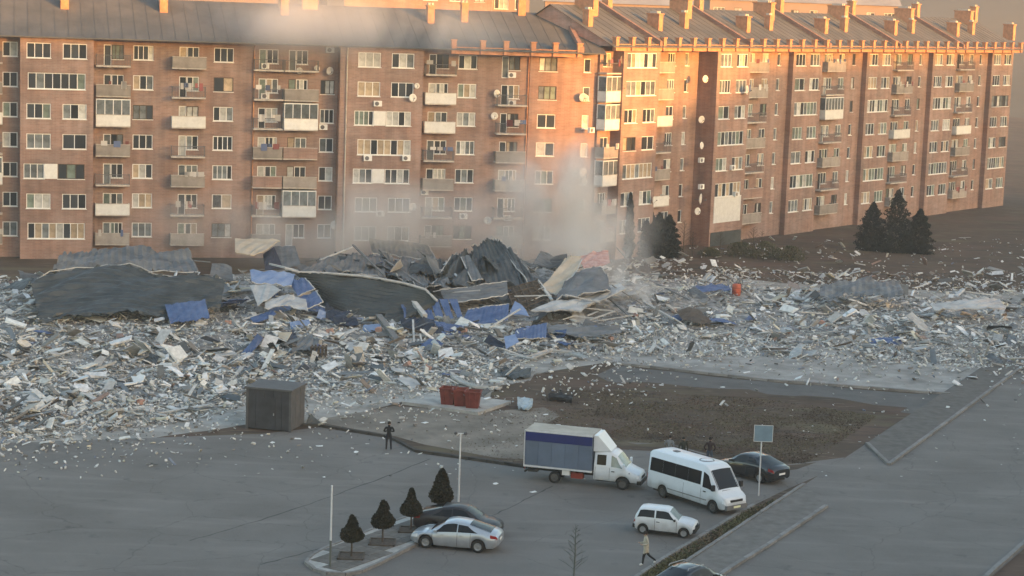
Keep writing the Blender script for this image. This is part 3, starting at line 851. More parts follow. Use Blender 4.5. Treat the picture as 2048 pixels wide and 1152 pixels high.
for i_, (u_, r_) in enumerate(zip(cols_b, rows)): balcony_col(Q, u_ + 0.3, 4.6, r_, -sr if i_ == 0 else 0.0)
for px, py, w, s in ((1235, 120, .9, 1), (1235, 175, .9, 1), (1405, 158, .9, 1), (1398, 238, .9, 1), (1396, 291, .9, 1), (1389, 397, .9, 1.5), (1390, 422, .9, 1), (1484, 180, sb, 1.3), (1300, 400, sb, .9)):
    put(Q, dish, px, py, w, s=s)
for px, py, w in ((1400, 320, .9), (1400, 373, .9), (1463, 335, sb), (1470, 388, sb), (1180, 260, .3)): put(Q, ac_unit, px, py, w)
# garage-like plinth panel under the second bay
m = MB(); m.box((-2.9, -.05, -1.5), (2.9, .02, 1.5)); obj('infill_panel', m.mesh('infill_panel', 'white_panel'), Q.root, (c4, -sb - 0.01, 4.2))
m = MB(); m.box((-3.3, -.06, 0), (3.3, .02, 1.6)); obj('plinth', m.mesh('plinth', 'sheet_dark'), Q.root, (c4, -sb - 0.01, 0.02))

# ---- blocks behind, seen only over the roofs
def far_block(label, px0, px1, Y, top_py, wallm, depth=12, rows=3, tint='brick_pink', parapet=True, roofm='far_roof', pitch=0.0):
    a, b = at_y(px0, top_py, Y), at_y(px1, top_py, Y)
    zt = (a.z + b.z) / 2
    root = empty('apartment_building', (a.x, Y, 0)); tag(root, label, 'building', )
    W = b.x - a.x
    wl = MB(); holes = []
    nx = max(2, int(W / 3.4))
    for j in range(rows):
        for i in range(nx):
            u = (i + .5) * W / nx; z = zt - 2.1 - 3 * j
            if (i * 7 + j * 3) % 5 == 4: continue
            ww = 1.5 if (i % 3) else 2.1
            holes.append((u - ww/2, u + ww/2, z - .75, z + .75))
            add_window(root, u, 0, z, ww, 1.5, 2 if ww < 2 else 3)
    wall_grid(wl, 0, W, 0, zt, 0, holes)
    wl.add([(0, 0, 0), (0, 0, zt), (0, depth, zt), (0, depth, 0)], [(0, 1, 2, 3)]); wl.add([(W, 0, 0), (W, 0, zt), (W, depth, zt), (W, depth, 0)], [(3, 2, 1, 0)])
    wl.add([(0, depth, 0), (W, depth, 0), (W, depth, zt), (0, depth, zt)], [(3, 2, 1, 0)])
    wl.build('wall', wallm, root)
    rf = MB()
    if pitch: rf.add([(-.4, -.4, zt), (W+.4, -.4, zt), (W+.4, depth/2, zt+pitch), (-.4, depth/2, zt+pitch), (W+.4, depth+.4, zt), (-.4, depth+.4, zt)], [(0, 1, 2, 3), (3, 2, 4, 5), (1, 4, 2), (0, 3, 5)])
    else: rf.box((-.3, -.3, zt), (W+.3, depth+.3, zt+.4))
    rf.build('roof', roofm, root)
    return root
far_block('hazy pink rear apartment block behind the long roof', 300, 640, 300, -52, 'far_wall')
far_block('hazy brown-pink rear block over the middle of the long roof', 690, 985, 292, -40, 'brick_pink')
far_block('small sunlit pale block beside the rear chimneys', 985, 1060, 300, -20, 'far_wall', rows=2)
far_block('low grey-roofed rear block behind the sunlit roofs', 1090, 1400, 330, 8, 'far_wall', rows=1, pitch=2.4)
far_block('grey-roofed far block at the end of the sunlit roofs', 1420, 1800, 380, 6, 'far_wall', rows=1, pitch=2.4)
far_block('far pink block behind the left end of the long roof', -200, 260, 330, -30, 'brick_pink', rows=2)

# ---- unseen blocks added up-sun, rooflines shaped to cast the shade on square and facade
T_ = Vector((-SUN_H.y, SUN_H.x, 0)) * 1.0           # lateral axis across the sun's direction
PD = 84.0
def shade_block(label, q0, q1, prof):
    """prof: list of (q, height) roofline"""
    root = empty('shadow_blocker', SUN_H * PD + T_ * q0, math.atan2(T_.y, T_.x)); tag(root, label, 'building')
    W = q1 - q0; m = MB()
    P = [(q - q0, z) for q, z in prof]
    for y, o in ((0, 1), (14, -1)):
        poly = [(0, y, 0), (W, y, 0)] + [(x, y, z) for x, z in reversed(P)]
        m.add(poly, [tuple(range(len(poly)))])
    m.add([(0, 0, 0), (0, 14, 0), (0, 14, P[0][1]), (0, 0, P[0][1])], [(0, 1, 2, 3)])
    m.add([(W, 0, 0), (W, 14, 0), (W, 14, P[-1][1]), (W, 0, P[-1][1])], [(0, 1, 2, 3)])
    m.build('wall', 'brick_pink', root)
    r = MB()
    for (xa, za), (xb, zb) in zip(P[:-1], P[1:]):
        if abs(xa - xb) < 1e-3: r.add([(xa, 0, za), (xa, 14, za), (xa, 14, zb), (xa, 0, zb)], [(0, 1, 2, 3)])
        else: r.add([(xa, -.3, za+.02), (xb, -.3, zb+.02), (xb, 14.3, zb+.02), (xa, 14.3, za+.02)], [(0, 1, 2, 3)])
    r.build('roof', 'far_roof', root)
    nx = int(W / 9.0)
    for i in range(nx):
        for j in range(0, 8, 2):
            add_window(root, 4.0 + i * 9.0, -0.14, 3 + 3 * j, 1.6, 1.5, 1, sill=False)
rise = lambda L_: L_ * math.tan(SUN_EL)

shade_block('unseen tall slab added up-sun to shade the square', -70, 171.5, [(-70, 39.5), (171.5, 39.5)])
shade_block('unseen lower block added, roof sloped to shape the shadow edge', 172.0, 300, [(172, 24.2), (179, 24.9), (188, 28.0), (201, 32.0), (210, 35.2), (300, 36.5)])

# ------------------------------------------------------------------ far hills
def hills():
    # low ring of wooded ground closing the horizon all round, higher behind the flats
    n, rows = 140, [(430, -1.0), (470, .18), (510, .55), (550, .85), (585, 1.0), (606, .7)]
    vs, fs = [], []
    for j, (d, k) in enumerate(rows):
        for i in range(n):
            a = 2 * math.pi * i / n
            h = 12 + 30 * max(0.0, math.cos(a)) ** .6
            h *= 0.88 + .12 * math.sin(i * .31 + j) + .06 * math.sin(i * .9 + 2 * j)
            vs.append((d * math.sin(a), 150 + d * math.cos(a), h * k if j else -1.0))
    for j in range(len(rows) - 1):
        for i in range(n): fs.append((j*n+i, j*n+(i+1) % n, (j+1)*n+(i+1) % n, (j+1)*n+i))
    m = MB(); m.add(vs, [f[::-1] for f in fs], True); struct('hills', m.mesh('hills', 'hill'))
hills()

# ------------------------------------------------------------------ the rubble mound
HUMPS = []   # (x, y, rx, ry, h)
def hump(px, g, rx, ry, h):
    p = gnd(px, g); HUMPS.append((p.x, p.y + 2.0, rx, ry, h * .52))
for a in ((560, 625, 9, 9, 1.5), (700, 600, 11, 12, 2.2), (840, 590, 10, 12, 2.2), (985, 585, 8, 11, 2.6), (1090, 600, 8, 10, 1.6), (1190, 600, 9, 9, 1.2), (1290, 610, 8, 8, 1.0),
          (300, 620, 13, 11, 1.8), (80, 630, 14, 11, 1.5), (620, 690, 8, 6, .9), (1020, 690, 6, 4, .7), (900, 680, 9, 5, .7), (1390, 590, 7, 8, .7), (1330, 650, 7, 6, .5), (1700, 640, 14, 10, 0.8), (400, 690, 10, 7, .8), (120, 700, 10, 8, .8)):
    hump(*a)
HA = np.array(HUMPS)
def mound_z(x, y):
    x = np.asarray(x, float); y = np.asarray(y, float)
    z = np.zeros_like(x)
    for hx, hy, rx, ry, h in HUMPS:
        z = z + h * np.exp(-((x - hx) / rx) ** 2 - ((y - hy) / ry) ** 2)
    z = z * (1 + 0.12 * np.sin(x * 1.1 + y * .6) * np.sin(y * .9 - x * .4)) + 0.10 * np.sin(x * 2.3) * np.sin(y * 1.9)
    return np.where(z > 0.16, z - 0.16, -0.05)
def make_mound():
    xs = np.linspace(-75, 75, 190); ys = np.linspace(125, 205, 110)
    X, Y = np.meshgrid(xs, ys)
    Z = mound_z(X, Y) + rng.uniform(-.05, .09, X.shape) * (mound_z(X, Y) > 0.05)
    V = np.stack([X, Y, Z], -1).reshape(-1, 3)
    nx, ny = len(xs), len(ys)
    i = np.arange(nx - 1)[None, :] + nx * np.arange(ny - 1)[:, None]
    F = np.stack([i, i + 1, i + nx + 1, i + nx], -1).reshape(-1, 4)
    keep = (V[F][:, :, 2].max(1) > -0.04)
    me = big_mesh('rubble_mound', V, F[keep], 'debris_gap_shade')
    tag(struct('rubble_mound', me), 'heap of grey dust and broken masonry under the wreckage')
make_mound()

# ------------------------------------------------------------------ loose rubble
PAL = np.array([(.48, .475, .46), (.36, .36, .355), (.27, .27, .27), (.56, .55, .52), (.39, .375, .345), (.42, .39, .31), (.20, .195, .19), (.09, .09, .09),
                (.26, .21, .17), (.34, .37, .38), (.14, .17, .24), (.36, .37, .35), (.66, .66, .65), (.24, .15, .12)])
PAL = np.clip(np.where(PAL.mean(1, keepdims=True) > .25, PAL * 1.42, PAL * .9) * np.array([1.0, .995, .97]), 0, .68)
PW = np.array([6, 6, 5, 5, 3, 1.6, 4, 4, 1.2, 2, .7, .6, 4.0, .5]); PW = PW / PW.sum()
def cubes(N, xy, size, flatness, tilt, zoff, pal=PAL, pw=PW, long=0.0):
    c = np.array([(-1, -1, -1), (1, -1, -1), (1, 1, -1), (-1, 1, -1), (-1, -1, 1), (1, -1, 1), (1, 1, 1), (-1, 1, 1)], float) * .5
    V = c[None] * (1 + rng.uniform(-.28, .28, (N, 8, 3)))
    s = np.stack([size * rng.uniform(.6, 1.6, N) * (1 + long * rng.random(N) ** 2), size * rng.uniform(.35, 1.0, N), size * flatness * rng.uniform(.4, 1.6, N)], -1)
    V = V * s[:, None]
    yaw = rng.uniform(0, 2 * np.pi, N); tx = rng.normal(0, tilt, N); ty = rng.normal(0, tilt, N)
    def rot(V, a, i, j):
        ca, sa = np.cos(a)[:, None], np.sin(a)[:, None]
        vi, vj = V[..., i].copy(), V[..., j].copy()
        V[..., i] = vi * ca - vj * sa; V[..., j] = vi * sa + vj * ca
    rot(V, tx, 1, 2); rot(V, ty, 0, 2); rot(V, yaw, 0, 1)
    z = np.maximum(mound_z(xy[:, 0], xy[:, 1]), 0.0)
    lo = V[..., 2].min(1)
    V[..., 0] += xy[:, :1]; V[..., 1] += xy[:, 1:]
    V[..., 2] += (z - lo * 0.75 + zoff * rng.random(N))[:, None]
    F = np.array([(0, 3, 2, 1), (4, 5, 6, 7), (0, 1, 5, 4), (1, 2, 6, 5), (2, 3, 7, 6), (3, 0, 4, 7)])
    F = (F[None] + 8 * np.arange(N)[:, None, None]).reshape(-1, 4)
    col = pal[rng.choice(len(pal), N, p=pw)] * rng.uniform(.75, 1.2, (N, 1))
    zone = np.sin(xy[:, 0] * .35 + np.sin(xy[:, 1] * .3) * 2) * np.sin(xy[:, 1] * .42 + xy[:, 0] * .15)
    col = col * .80 + np.where(zone[:, None] > .25, [[.34, .33, .30]], np.where(zone[:, None] < -.3, [[.20, .20, .205]], [[.36, .36, .352]])) * .20
    return V.reshape(-1, 3), F, np.repeat(col, 8, 0)

def scatter_px(N, fn):
    """uniform in picture rows: fn(px,py)->keep probability"""
    out = []
    while len(out) < N:
        px, py = rng.uniform(-150, 2200), rng.uniform(470, 960)
        if rng.random() < fn(px, py):
            p = gnd(px, py); out.append((p.x, p.y))
    return np.array(out)

def edge_low(px):    # lower limit of the dense rubble
    return np.interp(px, [-200, 100, 400, 520, 600, 700, 800, 900, 980, 1050, 1120, 1250, 1530, 1800, 2200], [900, 880, 840, 800, 800, 790, 785, 772, 760, 728, 712, 712, 715, 730, 745])
def dens(px, py):
    lo = edge_low(px); hi = np.interp(px, [-200, 500, 1200, 1300, 1530, 2200], [560, 560, 540, 520, 545, 545])
    if py < hi: return 0.12 if (px > 1240 and py > 480) else 0.0
    if 470 < px < 1250 and py < 655: return 0.25
    if py > lo: return (.16 if px < 520 else .30) * math.exp(-(py - lo) / 24.0)
    return .45 + .55 * (math.sin(px * .019 + math.sin(py * .05) * 1.5) * math.sin(py * .083 + px * .007) > -.15)
NR = 20000
parts = []
for n_, s0, s1, pw_, fl, tl, zo, lg in ((17000, .08, .24, 1.5, .35, .40, .12, .6), (4600, .20, .50, 2.2, .18, .38, .28, 1.3), (1000, .55, 1.1, 2.0, .10, .34, .40, .6)):
    xy = scatter_px(n_, dens if s0 < .5 else (lambda a_, b_: dens(a_, b_) * (1.0 if b_ < edge_low(a_) - 45 else .12 if b_ < edge_low(a_) - 8 else 0)))
    parts.append(cubes(n_, xy, s0 + (s1 - s0) * rng.random(n_) ** pw_, fl, tl, zo, long=lg))
off = 0; FF = []
for v_, f_, c_ in parts: FF.append(f_ + off); off += len(v_)
V1 = np.concatenate([p[0] for p in parts]); F1 = np.concatenate(FF); C1 = np.concatenate([p[2] for p in parts])
big_mesh_r = big_mesh('rubble', V1, F1, 'rubble', C1)
tag(obj('rubble', big_mesh_r), 'sea of small broken masonry, plaster and board covering the square', kind='stuff')
def dens2(px, py):
    lo = edge_low(px)
    if 980 < px < 1300 and 712 < py < 790: return .22
    if px > 1300 and py > lo: return .1 * math.exp(-(py - lo) / 20.0)
    return 0.9 if 640 < py < lo else ((.3 if px < 520 else .55) * math.exp(-(py - lo) / 38.0) if py >= lo else 0.1 if py > 560 else 0)
NG = 14000
XY = scatter_px(NG, dens2)
V1, F1, C1 = cubes(NG, XY, rng.uniform(.06, .17, NG), 0.5, 0.5, .03)
tag(obj('grit', big_mesh('grit', V1, F1, 'rubble', C1)), 'fine light grit and chips between the larger rubble', kind='stuff')
# litter blown over the asphalt and the field
def dens3(px, py): return 1.0 if (770 < py < 960) else 0.05
XY = scatter_px(420, dens3)
V1, F1, C1 = cubes(420, XY, rng.uniform(.05, .16, 420), 0.12, 0.15, .0)
tag(obj('scattered_chips', big_mesh('scattered_chips', V1, F1, 'rubble', C1)), 'small chips of debris strewn thinly over field and asphalt', kind='stuff')

# buckled sheets thrown out in front of the hall
def bent_mesh(name, mat, seed, L=2.2, W=1.0):
    r = np.random.default_rng(seed); nu, nv = 12, 5
    u, v = np.meshgrid(np.linspace(-.5, .5, nu + 1), np.linspace(-.5, .5, nv + 1))
    z = r.uniform(-.25, .35) * u * u + .02 * r.standard_normal(u.shape)
    for _k in range(4):
        an = r.uniform(0, 6.28); z = z + r.uniform(-.8, .8) * np.maximum(0, math.cos(an) * u + math.sin(an) * v * W / L - r.uniform(-.1, .25))
    z = z * L * .55
    A = np.stack([u * L + .05 * r.standard_normal(u.shape) * (abs(v) > .49), v * W * (1 + .25 * r.uniform(-1, 1) * u * 2), z], -1)
    B = A + np.array([0, 0, .035]); n1 = A.shape[0] * A.shape[1]; idx = np.arange(n1).reshape(nv + 1, nu + 1)
    q = np.stack([idx[:-1, :-1], idx[:-1, 1:], idx[1:, 1:], idx[1:, :-1]], -1).reshape(-1, 4); F = [q[:, ::-1], q + n1]
    for e in (idx[0], idx[-1][::-1], idx[:, 0][::-1], idx[:, -1]): F.append(np.stack([e[:-1], e[1:], e[1:] + n1, e[:-1] + n1], -1))
    return big_mesh(name, np.concatenate([A.reshape(-1, 3), B.reshape(-1, 3)]), np.concatenate(F), mat)
r9 = random.Random(21)
def zone9(px, py):
    if px < 470 or px > 1500: return .25 if 590 < py < 730 else 0
    return 1.0 if 600 < py < np.interp(px, [470, 600, 900, 1100, 1300, 1500], [730, 730, 725, 715, 690, 670]) else (.18 if py > 600 and py < edge_low9(px) else 0)
edge_low9 = lambda px: np.interp(px, [470, 700, 980, 1120, 1530], [795, 785, 755, 712, 712])
for nm, lb, gp, mt, cnt in (('buckled_grey_sheet', 'buckled grey metal sheet thrown out before the hall', 'buckled grey sheets', 'sheet_grey', 34), ('buckled_dark_sheet', 'buckled black metal sheet thrown out before the hall', 'buckled dark sheets', 'sheet_dark', 26),
                            ('buckled_pale_sheet', 'buckled pale cladding sheet thrown out before the hall', 'buckled pale sheets', 'sheet_light', 30), ('buckled_blue_sheet', 'buckled blue cladding sheet thrown out before the hall', 'buckled blue sheets', 'sheet_blue', 16),
                            ('insulation_slab', 'yellowish insulation slab lying before the hall', 'insulation slabs', 'sheet_beige', 14)):
    mm = [bent_mesh(nm, mt, 300 + k + 10 * len(nm), (2.6, 1.9, 3.2, 1.4)[k], (1.0, .8, .7, .9)[k]) for k in range(4)]
    for x, y in scatter_px(cnt, zone9):
        z = float(max(mound_z(x, y), 0.0)) + r9.uniform(.15, .5); s_ = r9.uniform(.55, 1.2)
        o = obj(nm, r9.choice(mm), None, (x, y, z), (r9.gauss(0, .4), r9.gauss(0, .35), r9.uniform(0, 6.28))); o.scale = (s_,) * 3
        tag(o, lb, 'metal sheet' if 'slab' not in nm else 'insulation', gp)

# crumpled sheets heaped in the middle of the collapsed hall
def zone10(px, py): return 1.0 if (535 < px < 1110 and 572 < py < 640) or (20 < px < 470 and 585 < py < 650) else 0.0
for nm, lb, gp, mt, cnt, sc0 in (('crumpled_dark_sheet', 'large crumpled dark sheet heaped in the collapsed hall', 'crumpled dark sheets', 'sheet_dark', 22, 1.7), ('crumpled_grey_sheet', 'large crumpled grey sheet heaped in the collapsed hall', 'crumpled grey sheets', 'sheet_grey', 26, 1.6),
                            ('crumpled_blue_sheet', 'crumpled blue cladding sheet heaped in the collapsed hall', 'crumpled blue sheets', 'sheet_blue', 12, 1.2), ('crumpled_pale_sheet', 'crumpled pale lining sheet heaped in the collapsed hall', 'crumpled pale sheets', 'sheet_light', 10, 1.1)):
    mm = [bent_mesh(nm, mt, 700 + k + 10 * len(nm), (2.6, 2.0, 3.0, 1.8)[k], (1.3, 1.1, .9, 1.2)[k]) for k in range(4)]
    for x, y in scatter_px(cnt, zone10):
        z = float(max(mound_z(x, y), 0.0)) + r9.uniform(.2, .9); s_ = sc0 * r9.uniform(.6, 1.15)
        o = obj(nm, r9.choice(mm), None, (x, y, z), (r9.gauss(0, .45), r9.gauss(0, .35), r9.uniform(0, 6.28))); o.scale = (s_,) * 3
        tag(o, lb, 'metal sheet', gp)
# more blue cladding along the left front of the hall
for k_, (px, py, s_) in enumerate(((536, 622, 1.1), (560, 640, .9), (585, 634, 1.0), (628, 640, 1.2), (655, 652, .9), (690, 662, 1.0), (526, 655, 1.0), (742, 668, .8), (868, 672, .8), (908, 668, 1.0), (1066, 668, 1.0), (990, 690, .8), (1112, 676, .9), (600, 668, .8))):
    p = gnd(px, py + 8); mm = bent_mesh('torn_blue_cladding', ('sheet_blue', 'sheet_paleblue', 'sheet_navy')[k_ % 3], 900 + k_, 2.0, .9)
    o = obj('torn_blue_cladding', mm, None, (p.x, p.y, float(max(mound_z(p.x, p.y), 0)) + .45), (r9.uniform(.3, .9), r9.gauss(0, .25), r9.uniform(-.5, .5))); o.scale = (s_,) * 3
    tag(o, ('torn mid-blue cladding sheet along the front of the hall', 'torn pale-blue cladding sheet along the front of the hall', 'torn navy cladding sheet along the front of the hall')[k_ % 3], 'cladding sheet', ('mid-blue torn cladding', 'pale-blue torn cladding', 'navy torn cladding')[k_ % 3])

# larger slabs, planks and boards, each its own object
def jitter_box(name, sx, sy, sz, mat, seed, j=0.16):
    r = random.Random(seed); m = MB()
    pts = []
    for z in (-.5, .5):
        for x, y in ((-.5, -.5), (.1, -.5 - .12 * r.random()), (.5, -.5), (.5 + .1 * r.random(), .15), (.5, .5), (-.1, .5), (-.5, .5), (-.5 - .12 * r.random(), 0)):
            pts.append([x, y, z])
    for k in range(8):
        dx, dy = r.uniform(-j, j), r.uniform(-j, j)
        for q in (pts[k], pts[k + 8]): q[0] += dx; q[1] += dy
    bend = r.uniform(-.6, .6)
    pts = [(x * sx, y * sy, z * sz + bend * x * x * sz * 2) for x, y, z in pts]
    m.add(pts, [tuple(reversed(range(8))), tuple(range(8, 16))] + [(i, (i+1) % 8, 8 + (i+1) % 8, 8 + i) for i in range(8)])
    return m.mesh(name, mat)
KINDS = [('broken_slab', 'grey broken concrete slab lying in the rubble', 'slab', 'broken concrete slabs in the rubble', 'concrete', (1.5, 1.0, .16), 26),
         ('plaster_board', 'pale broken sheet of board lying flat in the rubble', 'board', 'pale boards in the rubble', 'sheet_light', (1.7, .9, .05), 34),
         ('plank', 'long pale plank lying across the rubble', 'plank', 'planks in the rubble', 'beam_pale', (2.9, .20, .08), 54),
         ('metal_strip', 'long grey bent metal strip among the rubble', 'metal strip', 'metal strips in the rubble', 'sheet_grey', (3.6, .34, .03), 60),
         ('torn_metal_sheet', 'dark grey torn sheet lying in the rubble', 'panel', 'dark torn panels in the rubble', 'sheet_dark', (1.6, .8, .05), 20),
         ('wooden_batten', 'short dark wooden batten among the rubble', 'batten', 'dark battens in the rubble', 'wood_dark', (1.5, .14, .12), 20),
         ('foam_board', 'white foam insulation board thrown onto the rubble', 'board', 'white foam boards in the rubble', 'white_panel', (1.1, .7, .10), 30),
         ('blue_scrap', 'small torn scrap of blue cladding in the rubble', 'cladding scrap', 'blue cladding scraps in the rubble', 'sheet_blue', (1.0, .6, .04), 10),
         ('beige_scrap', 'small beige facing scrap in the rubble', 'facing scrap', 'beige facing scraps in the rubble', 'sheet_beige', (1.0, .6, .05), 12),
         ('brick_chunk', 'reddish chunk of brickwork among the rubble', 'brickwork', 'red brickwork chunks in the rubble', 'brick_pink', (.6, .4, .3), 14)]
rr = random.Random(5)
def densb(px, py): return (1.0 if (py > 655 or px > 1240 or px < 470) else .35) if 585 < py < edge_low(px) - 6 else 0
for nm, lb, ct, gp, mt, (sx, sy, sz), cnt in KINDS:
    mm = [jitter_box(nm, sx, sy, sz, mt, 10 + k * 7 + len(nm)) for k in range(4)]
    for x, y in scatter_px(cnt, densb):
        s = rr.uniform(.5, 1.15)
        z = float(max(mound_z(x, y), 0.0)) + rr.uniform(.16, .38)
        o = obj(nm, rr.choice(mm), None, (x, y, z), (rr.gauss(0, .22), rr.gauss(0, .2), rr.uniform(0, 6.28)))
        o.scale = (s, s, 1); tag(o, lb, ct, gp)

# ------------------------------------------------------------------ bent sheets and beams of the collapsed hall
def sheet(name, label, cat, grid, mat, nu=24, nv=10, rib=0.0, ribn=12, along='u', crumple=0.05, thick=0.03, seed=0, group=None, parent=None, smooth=False, edge=None):
    """grid: rows of control points (px, py, foot row); Catmull-Rom through them"""
    r = np.random.default_rng(seed + 100)
    G = np.array([[list(at(*p)) for p in row] for row in grid])
    def cr(P, t):
        n = len(P) - 1
        x = t * n; i = min(int(x), n - 1); f = x - i
        p0, p1, p2, p3 = P[max(i-1, 0)], P[i], P[i+1], P[min(i+2, n)]
        if n == 1 or not smooth: return p1 * (1 - f) + p2 * f
        return .5 * ((2*p1) + (-p0+p2)*f + (2*p0-5*p1+4*p2-p3)*f*f + (-p0+3*p1-3*p2+p3)*f**3)
    if rib > 0:
        if along == 'u': nu = max(nu, ribn * 4)
        else: nv = max(nv, ribn * 4)
    S = np.zeros((nv + 1, nu + 1, 3))
    rows = [[cr(row, i / nu) for i in range(nu + 1)] for row in G]
    for i in range(nu + 1):
        colp = np.array([rw[i] for rw in rows])
        for j in range(nv + 1): S[j, i] = cr(colp, j / nv)
    du = np.gradient(S, axis=1); dv = np.gradient(S, axis=0)
    N = np.cross(du, dv); N /= (np.linalg.norm(N, axis=2, keepdims=True) + 1e-9)
    uu, vv = np.meshgrid(np.linspace(0, 1, nu + 1), np.linspace(0, 1, nv + 1))
    d = np.zeros_like(uu)
    if rib > 0:
        ph = (uu if along == 'u' else vv) * ribn * 2 * np.pi
        d += rib * np.clip(1.7 * np.sin(ph), -1, 1)
    for k in range(5):
        a, b, c = r.uniform(1, 5), r.uniform(1, 4), r.uniform(0, 6)
        w_ = (a * uu * .7 + b * vv * .7 + c) % 1.0; d += .75 * crumple * r.uniform(.3, 1) * (np.abs(w_ * 2 - 1) * 2 - 1)
    d += crumple * .05 * r.standard_normal(d.shape)
    S = S + N * d[..., None]
    # ragged border
    S[0] += r.normal(0, crumple * .5, S[0].shape); S[-1] += r.normal(0, crumple * .5, S[-1].shape)
    A = S - N * thick / 2; B = S + N * thick / 2
    n1 = (nu + 1) * (nv + 1)
    V = np.concatenate([A.reshape(-1, 3), B.reshape(-1, 3)])
    idx = np.arange(n1).reshape(nv + 1, nu + 1)
    q = np.stack([idx[:-1, :-1], idx[:-1, 1:], idx[1:, 1:], idx[1:, :-1]], -1).reshape(-1, 4)
    F = [q[:, ::-1], q + n1]
    for e in (idx[0], idx[-1][::-1], idx[:, 0][::-1], idx[:, -1]):
        F.append(np.stack([e[:-1], e[1:], e[1:] + n1, e[:-1] + n1], -1))
    me = big_mesh(name, V, np.concatenate(F), mat)
    o = obj(name, me, parent)
    if parent is None: tag(o, label, cat, group)
    for k in (edge or ()):
        row = S[0] if k == 't' else S[-1] if k == 'b' else S[:, 0] if k == 'l' else S[:, -1]
        m = MB(); m.tube([Vector(p) for p in row[::max(1, len(row) // 14)]] + [Vector(row[-1])], .055, 5); obj('edge_highlight', m.mesh('edge_highlight', 'beam_pale'), o)  # pale strip added along the border, painting the edge highlight
    return o

def stick(name, label, cat, p, q, w, h, mat, group=None):
    P, Qv = at(*p), at(*q)
    m = MB(); c = (P + Qv) / 2
    m.bar(P - c, Qv - c, w, h)
    o = obj(name, m.mesh(name, mat), None, c); tag(o, label, cat, group)
    return o

# big dark corrugated wall, boat-shaped
o = sheet('corrugated_wall', 'huge dark corrugated metal wall sagging like a boat hull over the rubble', 'metal wall',
      [[(588, 546, 628), (660, 550, 632), (760, 562, 638), (850, 582, 646), (872, 604, 650)],
       [(622, 574, 632), (680, 592, 640), (760, 604, 646), (840, 604, 650), (868, 612, 652)],
       [(648, 606, 640), (700, 640, 650), (764, 652, 656), (830, 632, 656), (862, 618, 654)]], 'sheet_dark', nu=60, nv=14, rib=.06, ribn=13, along='v', crumple=.10, thick=.05, seed=1, smooth=True)
e = MB(); e.tube([at(x, y, g) for x, y, g in ((570, 536, 626), (600, 545, 627), (660, 547, 630), (720, 552, 634), (762, 558, 638), (810, 567, 642), (850, 579, 646), (874, 602, 650))], .13, 6)
obj('edge_beam', e.mesh('edge_beam', 'beam_pale'), o)
# tangled dark roof sheets behind it
DS = 'dark_roof_sheet'
sheet(DS, 'crumpled dark roof sheet behind the boat-shaped wall', 'roof sheet', [[(640, 520, 585), (700, 508, 580), (770, 512, 582)], [(600, 545, 610), (690, 545, 612), (770, 556, 615)]], 'sheet_grey', nu=40, rib=.05, ribn=14, crumple=.22, seed=2, edge='b')
sheet(DS, 'dark folded roof sheet sloping down beside the flat grey panel', 'roof sheet', [[(745, 508, 575), (800, 515, 575), (880, 522, 580)], [(760, 535, 600), (810, 548, 606), (890, 560, 610)], [(790, 556, 618), (840, 572, 624), (905, 580, 624)]], 'sheet_grey', nu=44, rib=.05, ribn=16, crumple=.25, seed=3, edge='tb')
sheet('grey_roof_panel', 'flat pale grey roof panel tipped up against the brick block', 'roof panel', [[(738, 478, 545), (800, 481, 545), (856, 490, 548)], [(745, 507, 556), (805, 513, 558), (874, 522, 560)]], 'sheet_grey', nu=36, rib=.03, ribn=12, crumple=.04, seed=4, edge='br')
# central peak
sheet('peaked_roof_sheet', 'tall dark roof sheet folded into a peak, highest of the wreck', 'roof sheet',
      [[(946, 494, 590), (968, 482, 588), (990, 478, 588), (1004, 488, 590)],
       [(950, 530, 600), (985, 525, 598), (1020, 522, 600), (1042, 540, 604)],
       [(960, 572, 616), (1000, 570, 616), (1040, 572, 618), (1072, 582, 622)]], 'sheet_dark', nu=40, nv=16, rib=.05, ribn=10, crumple=.2, seed=5, edge='tr')
sheet(DS, 'narrow torn roof sheet hanging on the right of the peak', 'roof sheet', [[(1000, 485, 588), (1018, 496, 592), (1030, 512, 596)], [(1030, 530, 604), (1048, 545, 608), (1058, 552, 610)], [(1052, 566, 618), (1066, 572, 620), (1082, 580, 622)]], 'sheet_grey', nu=20, nv=14, crumple=.25, seed=6, edge='tl')
sheet(DS, 'dark sheet draped down the left flank of the peak', 'roof sheet', [[(905, 515, 592), (928, 504, 590), (950, 500, 590)], [(878, 548, 606), (915, 545, 606), (958, 540, 606)], [(862, 572, 622), (910, 574, 622), (962, 572, 620)]], 'sheet_dark', nu=30, nv=14, rib=.04, ribn=9, crumple=.22, seed=7, edge='tl')
sheet(DS, 'pale narrow strip of roofing leaning on the left of the peak', 'roof sheet', [[(922, 514, 596), (938, 510, 596)], [(944, 562, 618), (966, 558, 618)]], 'sheet_grey', nu=8, nv=10, crumple=.05, seed=8, edge='lb')
sheet(DS, 'low crumpled sheets between the grey panel and the peak', 'roof sheet', [[(820, 525, 590), (860, 520, 590), (900, 528, 592)], [(815, 552, 608), (862, 548, 608), (905, 556, 610)]], 'sheet_dark', nu=30, rib=.05, ribn=10, crumple=.25, seed=9)
o = sheet('ribbed_roof_sheet', 'pale ribbed roof sheet lying flat below the peak', 'roof sheet', [[(880, 580, 624), (940, 574, 622), (1014, 562, 618)], [(890, 604, 640), (950, 602, 640), (1016, 588, 634)]], 'sheet_grey', nu=40, nv=20, rib=.07, ribn=6, along='v', crumple=.06, seed=10, edge='tb')
